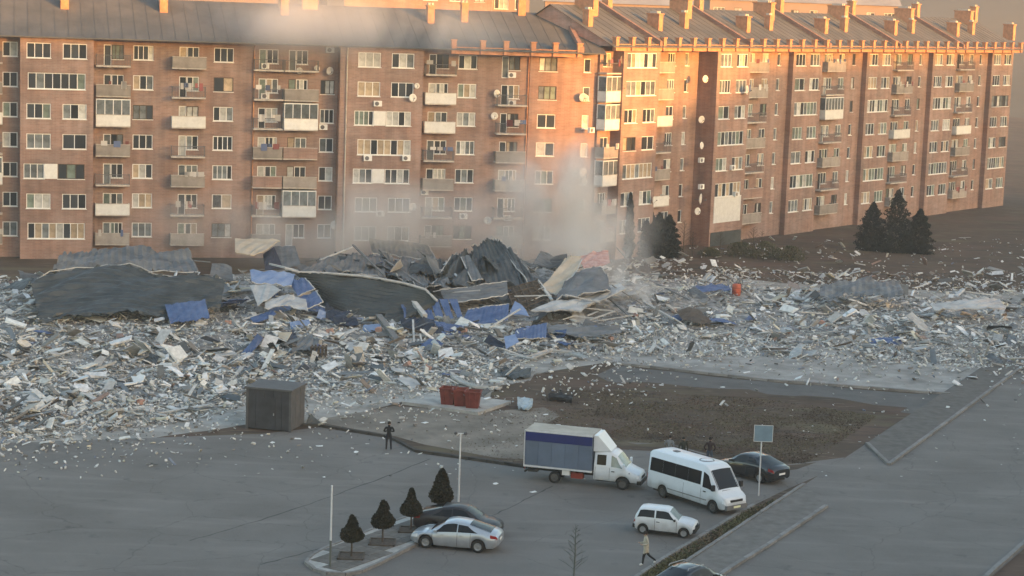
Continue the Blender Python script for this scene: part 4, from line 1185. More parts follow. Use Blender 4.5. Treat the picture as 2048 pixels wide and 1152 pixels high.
# lattice frame
fr = empty('lattice_frame', at(1050, 600, 634)); tag(fr, 'brown lattice roof frame tipped on its side by the beige sheet', 'frame')
c0 = at(1050, 600, 634)
A_, B_, C_, D_ = at(1012, 578, 628), at(1076, 560, 624), at(1102, 594, 632), at(1030, 622, 640)
for i in range(6):
    t = i / 5
    m = MB(); m.bar(A_.lerp(B_, t) - c0, D_.lerp(C_, t) - c0, .12); obj('rafter', m.mesh('rafter', 'wood_dark' if i < 5 else 'beam_pale'), fr)
for i in range(5):
    t = i / 4
    m = MB(); m.bar(A_.lerp(D_, t) - c0, B_.lerp(C_, t) - c0, .1); obj('purlin', m.mesh('purlin', 'wood_dark'), fr)
m = MB(); off = Vector((0, .35, -.1))
m.add([A_ + off - c0, B_ + off - c0, C_ + off - c0, D_ + off - c0], [(0, 1, 2, 3)])
m.add([A_ + off*1.15 - c0, B_ + off*1.15 - c0, C_ + off*1.15 - c0, D_ + off*1.15 - c0], [(3, 2, 1, 0)]); obj('decking', m.mesh('decking', 'wood_dark'), fr)
# blue cladding
BL = 'blue_cladding'
def blue(label, grid, mat='sheet_blue', **k): return sheet('blue_cladding_panel', label, 'cladding panel', grid, mat, **k)
for i in range(4):
    x = 840 + i * 19
    blue('upright narrow blue cladding strip, one of a row below the ribbed sheet', [[(x, 600 - (2 if i else -4), 648), (x + 17, 598, 648)], [(x + 12 + i * 2, 638 - i, 660), (x + 29, 640 - i, 660)]], nu=6, nv=8, crumple=.03, seed=20 + i, group='row of blue cladding strips')
blue('wide bright blue cladding panel lying below the lattice frame', [[(936, 618, 654), (980, 612, 654), (1018, 608, 654)], [(924, 644, 662), (972, 650, 664), (1016, 640, 662)]], nu=40, rib=.02, ribn=9, crumple=.04, seed=25, edge='tb')
blue('kite-shaped pale blue cladding panel beside the lattice frame', [[(1030, 602, 650), (1048, 614, 652)], [(1018, 628, 656), (1058, 632, 658)]], 'sheet_paleblue', nu=8, nv=8, crumple=.03, seed=26)
blue('dark blue cladding panel lying in front of the kite-shaped panel', [[(1032, 658, 684), (1064, 652, 684), (1094, 646, 682)], [(1028, 676, 692), (1062, 678, 694), (1092, 676, 692)]], nu=30, rib=.03, ribn=8, crumple=.04, seed=27, edge='b')
blue('light blue cladding box-end tilted in the rubble', [[(1008, 674, 700), (1030, 668, 700)], [(1012, 698, 708), (1038, 684, 704)]], 'sheet_paleblue', nu=8, nv=6, crumple=.02, seed=28)
blue('pale blue cladding panel at the left end of the wreck', [[(500, 542, 626), (550, 541, 626), (590, 548, 628)], [(504, 566, 640), (548, 568, 640), (582, 574, 642)]], 'sheet_paleblue', nu=14, nv=8, crumple=.06, seed=29, edge='b')
blue('blue cladding panel bent over the left end of the dark wall', [[(576, 562, 634), (610, 556, 634)], [(596, 592, 646), (630, 578, 644)]], 'sheet_blue', nu=10, nv=10, crumple=.06, seed=30, edge='br')
blue('lower blue cladding panel below the bent one', [[(598, 596, 648), (632, 582, 646)], [(612, 620, 658), (646, 604, 654)]], 'sheet_blue', nu=10, nv=8, crumple=.05, seed=31, edge='br')
blue('long strip of blue cladding on the low rubble by the orange barrel', [[(1386, 574, 600), (1425, 568, 598), (1458, 572, 598)], [(1380, 588, 606), (1425, 582, 604), (1462, 580, 602)]], nu=30, crumple=.08, seed=32)
blue('blue cladding sheet half buried below the dark wall', [[(800, 640, 668), (840, 634, 668), (868, 640, 668)], [(806, 660, 676), (840, 662, 676), (872, 656, 676)]], 'sheet_navy', nu=20, crumple=.08, seed=33)
blue('dark blue torn cladding at the foot of the dark wall', [[(650, 610, 652), (690, 622, 656), (712, 634, 660)], [(652, 636, 662), (690, 650, 668), (716, 652, 668)]], 'sheet_navy', nu=20, crumple=.15, seed=34)
blue('blue cladding sheet lying among rubble left of the crate', [[(556, 668, 690), (590, 660, 690)], [(560, 690, 704), (596, 684, 702)]], 'sheet_navy', nu=12, crumple=.12, seed=35)
blue('blue-grey cladding lying right of the dark blue panel', [[(1094, 648, 676), (1170, 652, 676), (1240, 654, 674)], [(1096, 668, 686), (1170, 672, 688), (1244, 668, 684)]], 'sheet_grey', nu=30, crumple=.12, seed=36)
# beige, pink and grey sheets
sheet('beige_facing_sheet', 'beige facing sheet curled upward in the middle of the wreck', 'facing sheet', [[(1128, 520, 604), (1142, 512, 602), (1166, 514, 602)], [(1100, 556, 618), (1130, 552, 616), (1152, 542, 614)], [(1078, 578, 628), (1098, 584, 630), (1112, 592, 632)]], 'sheet_beige', nu=20, nv=14, crumple=.08, seed=40, edge='br', smooth=True)
o = sheet('pink_patterned_sheet', 'pink patterned facing sheet on top of the beige one', 'facing sheet', [[(1154, 516, 602), (1184, 504, 600), (1216, 502, 600)], [(1168, 536, 612), (1192, 534, 612), (1220, 526, 610)]], 'sheet_pink', nu=20, nv=8, crumple=.06, seed=41)
sheet('grey_vault_sheet', 'grey-blue domed sheet in front of the pink patterned one', 'roof sheet', [[(1126, 572, 626), (1152, 544, 618), (1190, 536, 616), (1214, 548, 620)], [(1112, 596, 640), (1150, 590, 640), (1190, 584, 640), (1222, 584, 638)]], 'sheet_grey', nu=30, nv=10, crumple=.1, seed=42, edge='tb', smooth=True)
sheet('pale_slab_panel', 'long pale panel sloping right below the domed sheet', 'panel', [[(1150, 604, 640), (1200, 584, 634), (1238, 566, 628)], [(1160, 614, 646), (1210, 598, 642), (1252, 578, 634)]], 'sheet_light', nu=20, nv=4, crumple=.05, thick=.12, seed=43)
sheet('pale_slab_panel', 'pale panel lying flat right of the lattice frame', 'panel', [[(1104, 602, 640), (1150, 600, 640), (1190, 606, 640)], [(1062, 622, 652), (1110, 622, 652), (1160, 622, 650)]], 'sheet_light', nu=20, nv=6, crumple=.06, thick=.1, seed=44)
sheet('arched_dark_panel', 'dark arched panel propped up in the low right-hand rubble', 'panel', [[(1352, 622, 648), (1378, 614, 646), (1402, 622, 648), (1422, 642, 654)], [(1366, 640, 656), (1384, 644, 658), (1402, 648, 660), (1420, 648, 658)]], 'wood_dark', nu=18, nv=6, crumple=.04, seed=45)
sheet('grey_roof_panel', 'tilted pale grey panel standing at the left end of the wreck', 'roof panel', [[(549, 492, 575), (590, 492, 575)], [(566, 536, 600), (602, 530, 598)]], 'sheet_grey', nu=10, nv=8, crumple=.03, seed=46)
sheet('dark_blue_wall', 'dark blue wall piece leaning by the beige slab', 'wall piece', [[(526, 510, 585), (548, 492, 580)], [(530, 540, 602), (566, 536, 600)]], 'sheet_navy', nu=8, nv=8, crumple=.03, seed=47)
sheet('beige_slab', 'beige facing slab tilted at the far left of the wreck', 'slab', [[(470, 478, 570), (516, 478, 570), (560, 480, 570)], [(470, 505, 590), (500, 512, 592), (530, 502, 588)]], 'sheet_beige', nu=12, nv=6, crumple=.05, thick=.1, seed=48)
sheet('pale_board', 'pale blue-white board leaning among the blue panels', 'board', [[(500, 572, 642), (540, 568, 640)], [(516, 612, 660), (562, 580, 648)]], 'sheet_light', nu=8, nv=6, crumple=.04, thick=.06, seed=49)
sheet('pale_board', 'twisted pale board below the pale blue panel', 'board', [[(530, 602, 654), (576, 588, 650), (612, 600, 654)], [(530, 618, 662), (575, 612, 660), (616, 622, 664)]], 'sheet_light', nu=14, nv=6, crumple=.08, thick=.05, seed=50)
sheet('hipped_roof_piece', 'dark grey hipped roof piece lying in the left rubble', 'roof piece', [[(602, 676, 706), (624, 668, 704)], [(582, 702, 716), (630, 706, 718)]], 'sheet_grey', nu=8, nv=8, crumple=.04, thick=.06, seed=51)
# crate beside it
cr_ = empty('slatted_crate', at(636, 712, 716)); tag(cr_, 'dark slatted crate beside the hipped roof piece', 'crate')
for i in range(5):
    for (a, b) in (((-.55 + i * .27, -.4, 0), (-.55 + i * .27 + .12, -.34, .8)), ((-.55 + i * .27, .34, 0), (-.55 + i * .27 + .12, .4, .8))):
        m = MB(); m.box(a, b); obj('slat', m.mesh('slat', 'wood_dark'), cr_)
for z in (0.1, .62):
    m = MB(); m.box((-.6, -.34, z), (.66, .34, z + .08)); obj('shelf', m.mesh('shelf', 'wood_dark'), cr_)
# curved white troughs
def trough(label, pts, w, mat='beam_pale'):
    m = MB(); P = [at(*p) for p in pts]; c = P[len(P)//2]
    prof = [(-w/2, .12), (-w/2 + .03, 0), (w/2 - .03, 0), (w/2, .12)]
    vs, fs = [], []
    for i, p in enumerate(P):
        d = (P[min(i+1, len(P)-1)] - P[max(i-1, 0)]).normalized(); a = Vector((-d.y, d.x, 0)).normalized()
        for s, z in prof + [(b, q - .03) for b, q in reversed(prof)]: vs.append(p - c + a * s + Vector((0, 0, z)))
    for i in range(len(P) - 1):
        for k in range(8): fs.append((i*8+k, i*8+(k+1) % 8, (i+1)*8+(k+1) % 8, (i+1)*8+k))
    m.add(vs, fs); o = obj('metal_trough', m.mesh('metal_trough', mat), None, c); tag(o, label, 'trough')
trough('curved white gutter trough lying before the red-brown bins', [(906, 752, 760), (925, 766, 770), (950, 774, 778), (980, 778, 781), (1000, 775, 778)], .5)
trough('curved white gutter below the wide blue cladding panel', [(872, 634, 660), (905, 642, 664), (945, 650, 668), (985, 655, 670), (1018, 646, 668)], .3)
trough('bent pale trough under the blue-grey cladding', [(1060, 716, 722), (1100, 702, 712), (1140, 706, 714), (1170, 716, 722)], .6, 'sheet_light')
# beams
for i, (p, q, w, mt, lb) in enumerate([
    ((757, 632, 668), (794, 682, 692), .5, 'beam_grey', 'thick grey box beam leaning against the dark corrugated wall'),
    ((822, 598, 646), (850, 632, 660), .42, 'beam_pale', 'short pale beam leaning beside the row of blue strips'),
    ((640, 520, 590), (706, 494, 580), .16, 'beam_pale', 'thin pale beam sticking up over the crumpled dark sheets'),
    ((706, 490, 582), (770, 552, 618), .18, 'beam_grey', 'grey beam slanting across the crumpled dark sheet'),
    ((770, 520, 590), (848, 572, 622), .18, 'beam_grey', 'grey beam across the folded roof sheet'),
    ((826, 640, 672), (828, 686, 692), .16, 'beam_pale', 'pale upright stake right of the thick grey beam'),
    ((840, 668, 686), (846, 694, 698), .14, 'beam_pale', 'short pale stake by the upright stake'),
    ((590, 540, 620), (540, 528, 606), .2, 'beam_pale', 'pale beam end at the left of the dark corrugated wall'),
    ((1076, 562, 622), (1104, 600, 636), .22, 'beam_pale', 'pale edge beam of the lattice frame lying loose'),
    ((980, 655, 680), (1040, 618, 664), .14, 'beam_pale', 'thin pale bar crossing below the wide blue panel'),
    ((1210, 590, 628), (1268, 640, 656), .16, 'beam_grey', 'thin grey beam slanting right of the domed sheet'),
    ((1290, 606, 630), (1350, 640, 654), .22, 'beam_pale', 'pale beam sloping towards the arched dark panel'),
    ((1300, 560, 602), (1380, 600, 622), .2, 'beam_grey', 'grey beam lying over the smoking rubble'),
    ((1180, 640, 664), (1230, 622, 660), .14, 'beam_pale', 'thin bright bar left of the smoking rubble'),
    ((1112, 560, 616), (1160, 548, 610), .12, 'beam_grey', 'thin rod lying on the grey domed sheet')]):
    stick('beam', lb, 'beam', p, q, w, w * .7, mt)
# loose bars and purlins of the roof structure
r7 = random.Random(77)
for i in range(70):
    px = r7.uniform(560, 1330) if i < 56 else r7.uniform(40, 470); py = r7.uniform(515, 640); g = py + r7.uniform(28, 55) * (1 if py < 600 else .5)
    P = at(px, py, g); a = r7.choice((0.2, .35, -.3, -.15, 2.2, 0.0)) + r7.gauss(0, .25); L_ = r7.uniform(1.2, 4.2)
    P.z = min(P.z, float(mound_z(P.x, P.y)) + 1.9)
    d = Vector((math.cos(a), math.sin(a) * .6, r7.gauss(0, .22))).normalized()
    pale = i % 2; m = MB(); m.bar(-d * L_ / 2, d * L_ / 2, .11 if pale else .14, .09)
    o = obj('roof_bar', m.mesh('roof_bar', 'beam_pale' if pale else 'beam_grey'), None, P)
    tag(o, 'thin pale bar of roof structure tangled in the wreck' if pale else 'thin grey bar of roof structure tangled in the wreck', 'bar', 'pale roof bars' if pale else 'grey roof bars')
# dark pieces near the bins and by the field
def boxy(name, label, cat, px, py, size, mat, rot, z=.0):
    p = gnd(px, py); m = jitter_box(name, *size, mat, int(px), .1)
    o = obj(name, m, None, (p.x, p.y, z + size[2] / 2), rot); tag(o, label, cat); return o
sheet('dark_tarpaulin', 'dark crumpled tarpaulin at the edge of the rubble above the bins', 'tarpaulin', [[(1000, 738, 748), (1030, 734, 748), (1062, 738, 748)], [(1004, 752, 758), (1032, 758, 762), (1062, 752, 757)]], 'sheet_dark', nu=16, nv=8, crumple=.12, seed=60)
sheet('blue_white_box', 'crushed pale blue metal cabinet lying by the concrete pad', 'cabinet', [[(1036, 798, 812), (1052, 796, 811), (1066, 800, 812)], [(1034, 812, 820), (1050, 818, 824), (1064, 816, 822)]], 'cabinet', nu=10, nv=6, crumple=.08, thick=.12, seed=61)
sheet('dark_log', 'black charred roll lying on the dry field', 'roll', [[(1096, 790, 798), (1120, 789, 798), (1146, 794, 802)], [(1098, 798, 802), (1122, 799, 804), (1144, 802, 807)]], 'plastic_black', nu=10, nv=5, crumple=.06, thick=.25, seed=62)
sheet('dark_wedge', 'black wedge-shaped panel propped beside the grey kiosk', 'panel', [[(618, 830, 850), (622, 829, 849)], [(612, 848, 852), (644, 849, 850)]], 'sheet_dark', nu=6, nv=6, crumple=.02, thick=.08, seed=63)
for px, py in ((712, 905), (990, 968), (1068, 985), (545, 886), (594, 878), (640, 893), (765, 846), (850, 846), (1240, 770), (1322, 771), (1446, 775), (1092, 830)):
    p = gnd(px, py); m = jitter_box('paper_sheet', .36, .24, .02, 'paper', px, .2)
    o = obj('paper_sheet', m, None, (p.x, p.y, .035), (0, 0, rr.uniform(0, 3))); tag(o, 'small white scrap lying alone on bare ground', 'scrap', 'white scraps on the ground')
# left-hand continuation of the hall wreck
sheet('corrugated_wall', 'long dark corrugated wall sheet at the far left of the wreck', 'metal wall', [[(60, 560, 640), (200, 530, 632), (330, 548, 640), (450, 560, 644)], [(80, 640, 668), (210, 628, 668), (330, 632, 668), (440, 620, 664)]], 'sheet_dark', nu=50, nv=12, rib=.06, ribn=12, along='v', crumple=.2, thick=.05, seed=70, edge='t', smooth=True)
sheet(DS, 'grey roof sheet on top of the far left corrugated wall', 'roof sheet', [[(120, 512, 600), (240, 492, 590), (380, 505, 595)], [(100, 548, 618), (240, 538, 616), (400, 548, 618)]], 'sheet_grey', nu=60, rib=.05, ribn=18, crumple=.2, seed=71, edge='b')
blue('blue cladding panel below the far left corrugated wall', [[(330, 610, 664), (370, 604, 664), (410, 600, 662)], [(340, 646, 676), (380, 642, 676), (420, 636, 674)]], nu=24, rib=.02, ribn=6, crumple=.06, seed=72)
sheet('grey_roof_panel', 'grey fallen roof panel in the rubble at the far right', 'roof panel', [[(1640, 570, 612), (1720, 556, 606), (1800, 566, 610)], [(1640, 596, 626), (1720, 590, 624), (1810, 592, 626)]], 'sheet_grey', nu=40, rib=.04, ribn=12, crumple=.15, seed=73)
sheet('pale_slab_panel', 'long pale panel in the rubble at the far right', 'panel', [[(1860, 610, 640), (1930, 598, 636), (2000, 600, 636)], [(1870, 622, 648), (1940, 616, 646), (2010, 618, 646)]], 'sheet_light', nu=20, nv=6, crumple=.08, thick=.1, seed=74)

# ------------------------------------------------------------------ bins, pad, kiosk, poles, sign
pad = MB()
pp = [gnd(804, 809), gnd(956, 831), gnd(1022, 808), gnd(872, 790)]
pad.prism([(p.x, p.y) for p in pp], 0.0, 0.22)
struct('concrete_pad', pad.mesh('concrete_pad', 'concrete'))
def bin_mesh():
    m = MB(); b, t, h = .40, .52, 1.12
    o = [(-b, -b, 0), (b, -b, 0), (b, b, 0), (-b, b, 0), (-t, -t, h), (t, -t, h), (t, t, h), (-t, t, h)]
    i = [(x * .9, y * .9, z if z else .08) for x, y, z in o]
    m.add(o + i, [(0, 3, 2, 1), (0, 1, 5, 4), (1, 2, 6, 5), (2, 3, 7, 6), (3, 0, 4, 7), (4, 5, 13, 12), (5, 6, 14, 13), (6, 7, 15, 14), (7, 4, 12, 15), (12, 13, 9, 8), (13, 14, 10, 9), (14, 15, 11, 10), (15, 12, 8, 11), (8, 9, 10, 11)])
    return m.mesh('bin_body', 'red_bin')
def rim_mesh():
    m = MB(); t = .56; h = 1.12
    for a, b in (((-t, -t, h - .07), (t, -t + .08, h + .02)), ((-t, t - .08, h - .07), (t, t, h + .02)), ((-t, -t + .08, h - .07), (-t + .08, t - .08, h + .02)), ((t - .08, -t + .08, h - .07), (t, t - .08, h + .02))): m.box(a, b)
    return m.mesh('rim', 'red_bin')
BM, RM = bin_mesh(), rim_mesh()
rib = MB()
for x in (-.2, .2): rib.bar((x, -.43, .1), (x, -.53, 1.04), .06)
RB = rib.mesh('side_rib', 'red_bin')
hd = MB()
for s in (-1, 1): hd.tube([(s * .52, -.2, .8), (s * .62, -.2, .85), (s * .62, .2, .85), (s * .52, .2, .8)], .025, 6)
HD = hd.mesh('lifting_handle', 'rail_metal')
for i, (px, py, lb) in enumerate(((896, 810, 'red-brown waste bin at the rubble end of the pad, of three'), (920, 813, 'middle red-brown waste bin of three on the concrete pad'), (945, 817, 'red-brown waste bin at the field end of the pad, of three'))):
    p = gnd(px, py, .22); r = empty('waste_bin', (p.x, p.y + .45, .22), R((-12, 4, -6)[i])); tag(r, lb, 'waste bin', 'three waste bins on the pad')
    obj('bin_body', BM, r); obj('rim', RM, r); obj('side_rib', RB, r); obj('lifting_handle', HD, r)
    r.scale = (1.0, 1.0, 1.0)

def kiosk():
    c, e, l = gnd(580, 865), gnd(606, 850), gnd(494, 857)
    ex = (c - l); ex.z = 0; W = ex.length; a = math.atan2(ex.y, ex.x)
    D = 2.5; H = 2.72
    r = empty('metal_kiosk', l, a); tag(r, 'dark grey metal kiosk standing at the edge of the asphalt', 'kiosk')
    n = 5
    for i in range(n):
        m = MB(); m.box((W * i / n + .015, -.03 - .012 * (i % 2), .1), (W * (i + 1) / n - .015, .02, H - .12)); obj('wall_panel', m.mesh('wall_panel', 'kiosk_grey'), r)
    m = MB(); m.box((0.02, .02, .05), (W - .02, D, H - .1)); obj('body', m.mesh('body', 'kiosk_grey'), r)
    for i in range(3):
        m = MB(); m.box((W - .02, D * i / 3 + .03, .1), (W + .03, D * (i + 1) / 3 - .02, H - .12)); obj('side_panel', m.mesh('side_panel', 'kiosk_trim'), r)
    for q in (0, W):
        m = MB(); m.box((q - .08, -.06, 0), (q + .07, .06, H - .1)); obj('corner_post', m.mesh('corner_post', 'kiosk_trim'), r)
    m = MB(); m.box((-.15, -.18, H - .1), (W + .15, D + .12, H + .02)); obj('roof', m.mesh('roof', 'kiosk_trim'), r)
    m = MB(); m.box((W * .35, -.075, .1), (W * .35 + .9, -.045, 2.1)); d = obj('door', m.mesh('door', 'kiosk_grey'), r)
    m = MB(); m.box((W * .35 + .76, -.12, 1.0), (W * .35 + .82, -.075, 1.15)); obj('handle', m.mesh('handle', 'rim'), d)
kiosk()

def lamp_post(px, py, top, label, head=True, dark=0.35):
    p, H = gnd(px, py), 0
    H = at(px, top, py).z
    r = empty('lamp_post', p); tag(r, label, 'lamp post')
    m = MB(); m.tube([(0, 0, 0), (0, 0, H * dark)], .055, 10); obj('lower_pole', m.mesh('lower_pole', 'pole_dark' if not head else 'pole_white'), r)
    m = MB(); m.tube([(0, 0, H * dark), (0, 0, H)], [.052, .042], 10); obj('upper_pole', m.mesh('upper_pole', 'pole_white'), r)
    m = MB(); m.lathe([(0, 0), (.16, 0), (.16, .03), (.06, .06), (0.0, .06)], 12); obj('base_flange', m.mesh('base_flange', 'pole_dark'), r)
    if head:
        m = MB(); m.tube([(-.28, 0, H - .02), (.28, 0, H - .02)], .03, 8); obj('cross_arm', m.mesh('cross_arm', 'pole_white'), r)
        for s in (-1, 1):
            m = MB(); m.lathe([(0, .07), (.08, .05), (.11, -.03), (.07, -.08), (0, -.09)], 12, c=(s * .26, 0, H)); obj('lamp_head', m.mesh('lamp_head', 'kiosk_trim'), r)
    else:
        m = MB(); m.lathe([(0, .05), (.05, .03), (.05, -.02)], 10, c=(0, 0, H)); obj('pole_cap', m.mesh('pole_cap', 'pole_white'), r)
lamp_post(916, 1030, 866, 'slender white twin-headed lamp post behind the dark sedan')
lamp_post(660, 1139, 972, 'plain white post without a lamp at the tip of the island', head=False)

def sign():
    p = gnd(1517, 992); H = at(1523, 849, 992).z
    r = empty('street_sign', p); tag(r, 'pale blue rectangular sign on a slim pole beside the black car', 'sign')
    m = MB(); m.tube([(0, 0, 0), (0, 0, H)], .04, 8); obj('pole', m.mesh('pole', 'pole_white'), r)
    m = MB(); m.box((-.46, -.055, H - .98), (.62, -.03, H - .02)); pl = obj('sign_plate', m.mesh('sign_plate', 'sign_face'), r)
    m = MB()
    for a, b in (((-.46, -.06, H - .98), (-.43, -.025, H - .02)), ((.59, -.06, H - .98), (.62, -.025, H - .02)), ((-.43, -.06, H - .98), (.59, -.025, H - .95)), ((-.43, -.06, H - .05), (.59, -.025, H - .02))): m.box(a, b)
    obj('plate_edge', m.mesh('plate_edge', 'pole_white'), pl)
sign()

# ------------------------------------------------------------------ traffic island
ISL = [(612, 1128), (624, 1114), (650, 1100), (700, 1080), (750, 1060), (800, 1042), (850, 1024), (900, 1010), (930, 1018), (930, 1040), (880, 1068), (850, 1084), (800, 1108), (758, 1130), (722, 1146), (690, 1152), (655, 1150), (628, 1142)]
def island():
    P = [gnd(x, y) for x, y in ISL]
    c = sum(P, Vector()) / len(P)
    m = MB(); m.prism([(c.x + (p.x - c.x) * .985, c.y + (p.y - c.y) * .985) for p in P][::-1] if False else [(p.x, p.y) for p in P], 0.02, 0.125)
    struct('traffic_island', m.mesh('traffic_island', 'concrete'))
    # pavers laid in rows inside the outline
    d = (gnd(850, 1054) - gnd(640, 1128)); d.z = 0; d.normalize(); e = Vector((-d.y, d.x, 0))
    root = bpy.data.objects['traffic_island']
    poly = [((p - c).dot(d), (p - c).dot(e)) for p in P]
    def inside(x, y):
        k = False
        for (x1, y1), (x2, y2) in zip(poly, poly[1:] + poly[:1]):
            if (y1 > y) != (y2 > y) and x < (x2 - x1) * (y - y1) / (y2 - y1) + x1: k = not k
        return k
    me = boxmesh('paver', (-.29, -.29, 0), (.29, .29, .05), 'paver'); a = math.atan2(d.y, d.x)
    n = 0
    x = -9
    while x < 9:
        y = -5
        while y < 5:
            if all(inside(x + q, y + s) for q in (-.4, .4) for s in (-.4, .4)) and n < 295:
                w = c + d * x + e * y
                obj('paver', me, root, (w.x, w.y, .105 + rr.uniform(-.006, .006)), (0, 0, a)); n += 1
            y += .6
        x += .6
    kerb_run('kerb', ISL, 0.17, 0.18, piece=.8, closed=True)
island()

# ------------------------------------------------------------------ plants
def leaf_cloud(N, pts_fn, size, mat, name, seed=0, aspect=2.0, up=0.0):
    r = np.random.default_rng(seed)
    P = pts_fn(N, r)
    n = len(P)
    d = r.normal(size=(n, 3)); d[:, 2] += up; d /= np.linalg.norm(d, axis=1, keepdims=True)
    e = np.cross(d, r.normal(size=(n, 3))); e /= np.linalg.norm(e, axis=1, keepdims=True)
    s = size * r.uniform(.6, 1.4, (n, 1))
    V = np.stack([P - d * s * aspect / 2, P + e * s / 2, P + d * s * aspect / 2, P - e * s / 2], 1).reshape(-1, 3)
    F = np.arange(4 * n).reshape(-1, 4)
    return big_mesh(name, V, F, mat)

def topiary(px, py, top, wpx, label, seed, fork=0, tall=False):
    p = gnd(px, py); H = at(px, top, py).z; sc_ = (gnd(px + 50, py) - gnd(px - 50, py)).length / 100
    Rm = wpx * sc_ / 2
    r = empty('topiary_tree', (p.x, p.y, .15)); tag(r, label, 'tree', 'clipped trees on the island')
    H -= .15; zb = 0.78
    Hc = H - zb
    def prof(t):   # radius along the crown
        return np.interp(t, [0, .06, .16, .28, .42, .56, .68, .84, 1.0], ([.3, .78, .98, 1.0, .86, .70, .58, .40, .10] if tall else [.3, .78, .98, 1.0, .88, .58, .38, .27, .10]))
    def pts(N, g):
        t = g.random(N) ** 1.25; a = g.uniform(0, 2*np.pi, N); q = np.sqrt(g.uniform(.40, 1.22, N))
        rad = prof(t) * Rm * q * (1 + .07 * np.sin(3 * a + seed) + .05 * np.sin(9 * t + 2 * a))
        P = np.stack([rad * np.cos(a), rad * np.sin(a), zb + t * Hc], -1)
        if fork:
            k = (t > .72) & (g.random(N) < .5); P[k, 0] += .16 * Rm * fork; P[k, 2] -= .12 * Hc * (t[k] - .5)
        return P
    obj('crown', leaf_cloud(5200, pts, .075, 'leaf_topiary', 'crown', seed), r)
    m = MB(); m.tube([(0, 0, -.05), (.02, .01, .4), (0, 0, zb + Hc * .5)], [.055, .045, .03], 8); obj('trunk', m.mesh('trunk', 'bark'), r)
    m = MB(); a = Rm * 1.25
    for k in range(4):
        m.box((-a, -a, 0), (a, -a + .07, .07), Matrix.Rotation(k * math.pi / 2, 4, 'Z'))
    obj('planter_frame', m.mesh('planter_frame', 'wood_dark'), r)
    m = MB(); m.box((-a + .05, -a + .05, .0), (a - .05, a - .05, .03)); obj('planter_soil', m.mesh('planter_soil', 'bark'), r)
topiary(702, 1119, 1031, 42, 'clipped tree with a twin tip, beside the plain white post', 1, fork=1)
topiary(764, 1091, 1001, 42, 'clipped tree with a ragged side tip, second along the island from the plain post', 2, fork=1.3)
topiary(821, 1066, 977, 38, 'pear-shaped clipped tree with a rounded tip by the nose of the dark sedan', 3)
topiary(882, 1040, 938, 42, 'tall tapering clipped tree by the white twin-headed lamp post', 4, tall=True)

def conifer(px, g, top, wpx, label, seed, n=3500, grp='dark conifers by the apartment blocks', column=False):
    p = gnd(px, g); H = at(px, top, g).z; sc_ = (gnd(px + 50, g) - gnd(px - 50, g)).length / 100
    Rm = wpx * sc_ / 2
    r = empty('conifer', p); tag(r, label, 'tree', grp)
    def pts(N, q):
        t = q.random(N) ** (1.2 if column else 1.6); a = q.uniform(0, 2*np.pi, N)
        rad = Rm * ((1 - t) ** .55 if column else (1 - t ** 2.2) ** .75) * np.sqrt(q.uniform(.2, 1.15, N)) * (.85 + .25 * np.sin(t * 40 + a * 2))
        if column: rad *= np.clip(t * 8, .4, 1)
        return np.stack([rad * np.cos(a), rad * np.sin(a), .15 + t * (H - .15) - .25 * rad], -1)
    obj('crown', leaf_cloud(n, pts, .13, 'leaf_conifer', 'crown', seed, 2.6, .5), r)
    m = MB(); m.tube([(0, 0, -.05), (0, 0, H * .9)], [.14, .02], 7); obj('trunk', m.mesh('trunk', 'bark'), r)
conifer(1256, 517, 386, 26, 'slim columnar conifer standing apart, left of the dark clump', 1, 4500, column=True)
CN = 'bushy dark conifer in the clump before the turned block'
for i, (x, g, t, w) in enumerate(((1282, 505, 432, 44), (1298, 508, 420, 50), (1316, 505, 426, 52), (1336, 508, 430, 48), (1290, 512, 442, 50), (1330, 513, 440, 52), (1310, 514, 436, 54))):
    conifer(x, g, t, w, CN, 10 + i, 4800)
for i, (x, g, t, w) in enumerate(((1742, 500, 405, 60), (1790, 504, 380, 64), (1836, 506, 418, 56))):
    conifer(x, g, t, w, 'broad dark conifer in the threesome at the far end of the turned block', 30 + i, 5200, 'three broad conifers')

def bare_shrub(px, g, top, label, seed, grp='bare shrubs by the apartment blocks', mat='bark', cat='shrub', name='bare_shrub', spread=.45, n=26):
    p = gnd(px, g); H = at(px, top, g).z; r_ = random.Random(seed)
    r = empty(name, p); tag(r, label, cat, grp)
    m = MB(); m.tube([(0, 0, -.05), (.03, 0, H * .5), (0, .02, H)], [.05 * H / 2.5, .035 * H / 2.5, .008], 6); obj('trunk', m.mesh('trunk', mat), r)
    m = MB()
    for i in range(n):
        t = .15 + .8 * i / n; a = i * 2.4 + r_.random(); L = H * spread * (1.05 - t) + .12
        b = Vector((0, 0, H * t)); d = Vector((math.cos(a), math.sin(a), .55 + r_.random() * .5)).normalized()
        e = b + d * L
        m.tube([b, b + d * L * .5 + Vector((0, 0, .03)), e], [.016, .010, .004], 4, caps=False)
        for k in range(4):
            s = b.lerp(e, .35 + .15 * k); dd = (d + Vector((r_.uniform(-.7, .7), r_.uniform(-.7, .7), r_.uniform(0, .5)))).normalized()
            m.tube([s, s + dd * L * .35], [.008, .003], 3, caps=False)
    obj('branches', m.mesh('branches', mat), r)
    return r
bare_shrub(1147, 1158, 1048, 'slender leafless sapling growing on the asphalt edge', 3, grp=None, cat='sapling', name='sapling', spread=.30, n=30, mat='pole_dark')
for i, (x, g, t) in enumerate(((1366, 506, 440), (1384, 512, 462), (1440, 500, 462), (1505, 505, 452), (1522, 508, 460), (1232, 500, 450))):
    bare_shrub(x, g, t, 'leafless grey shrub at the foot of the turned block', 40 + i, spread=.5, n=22)

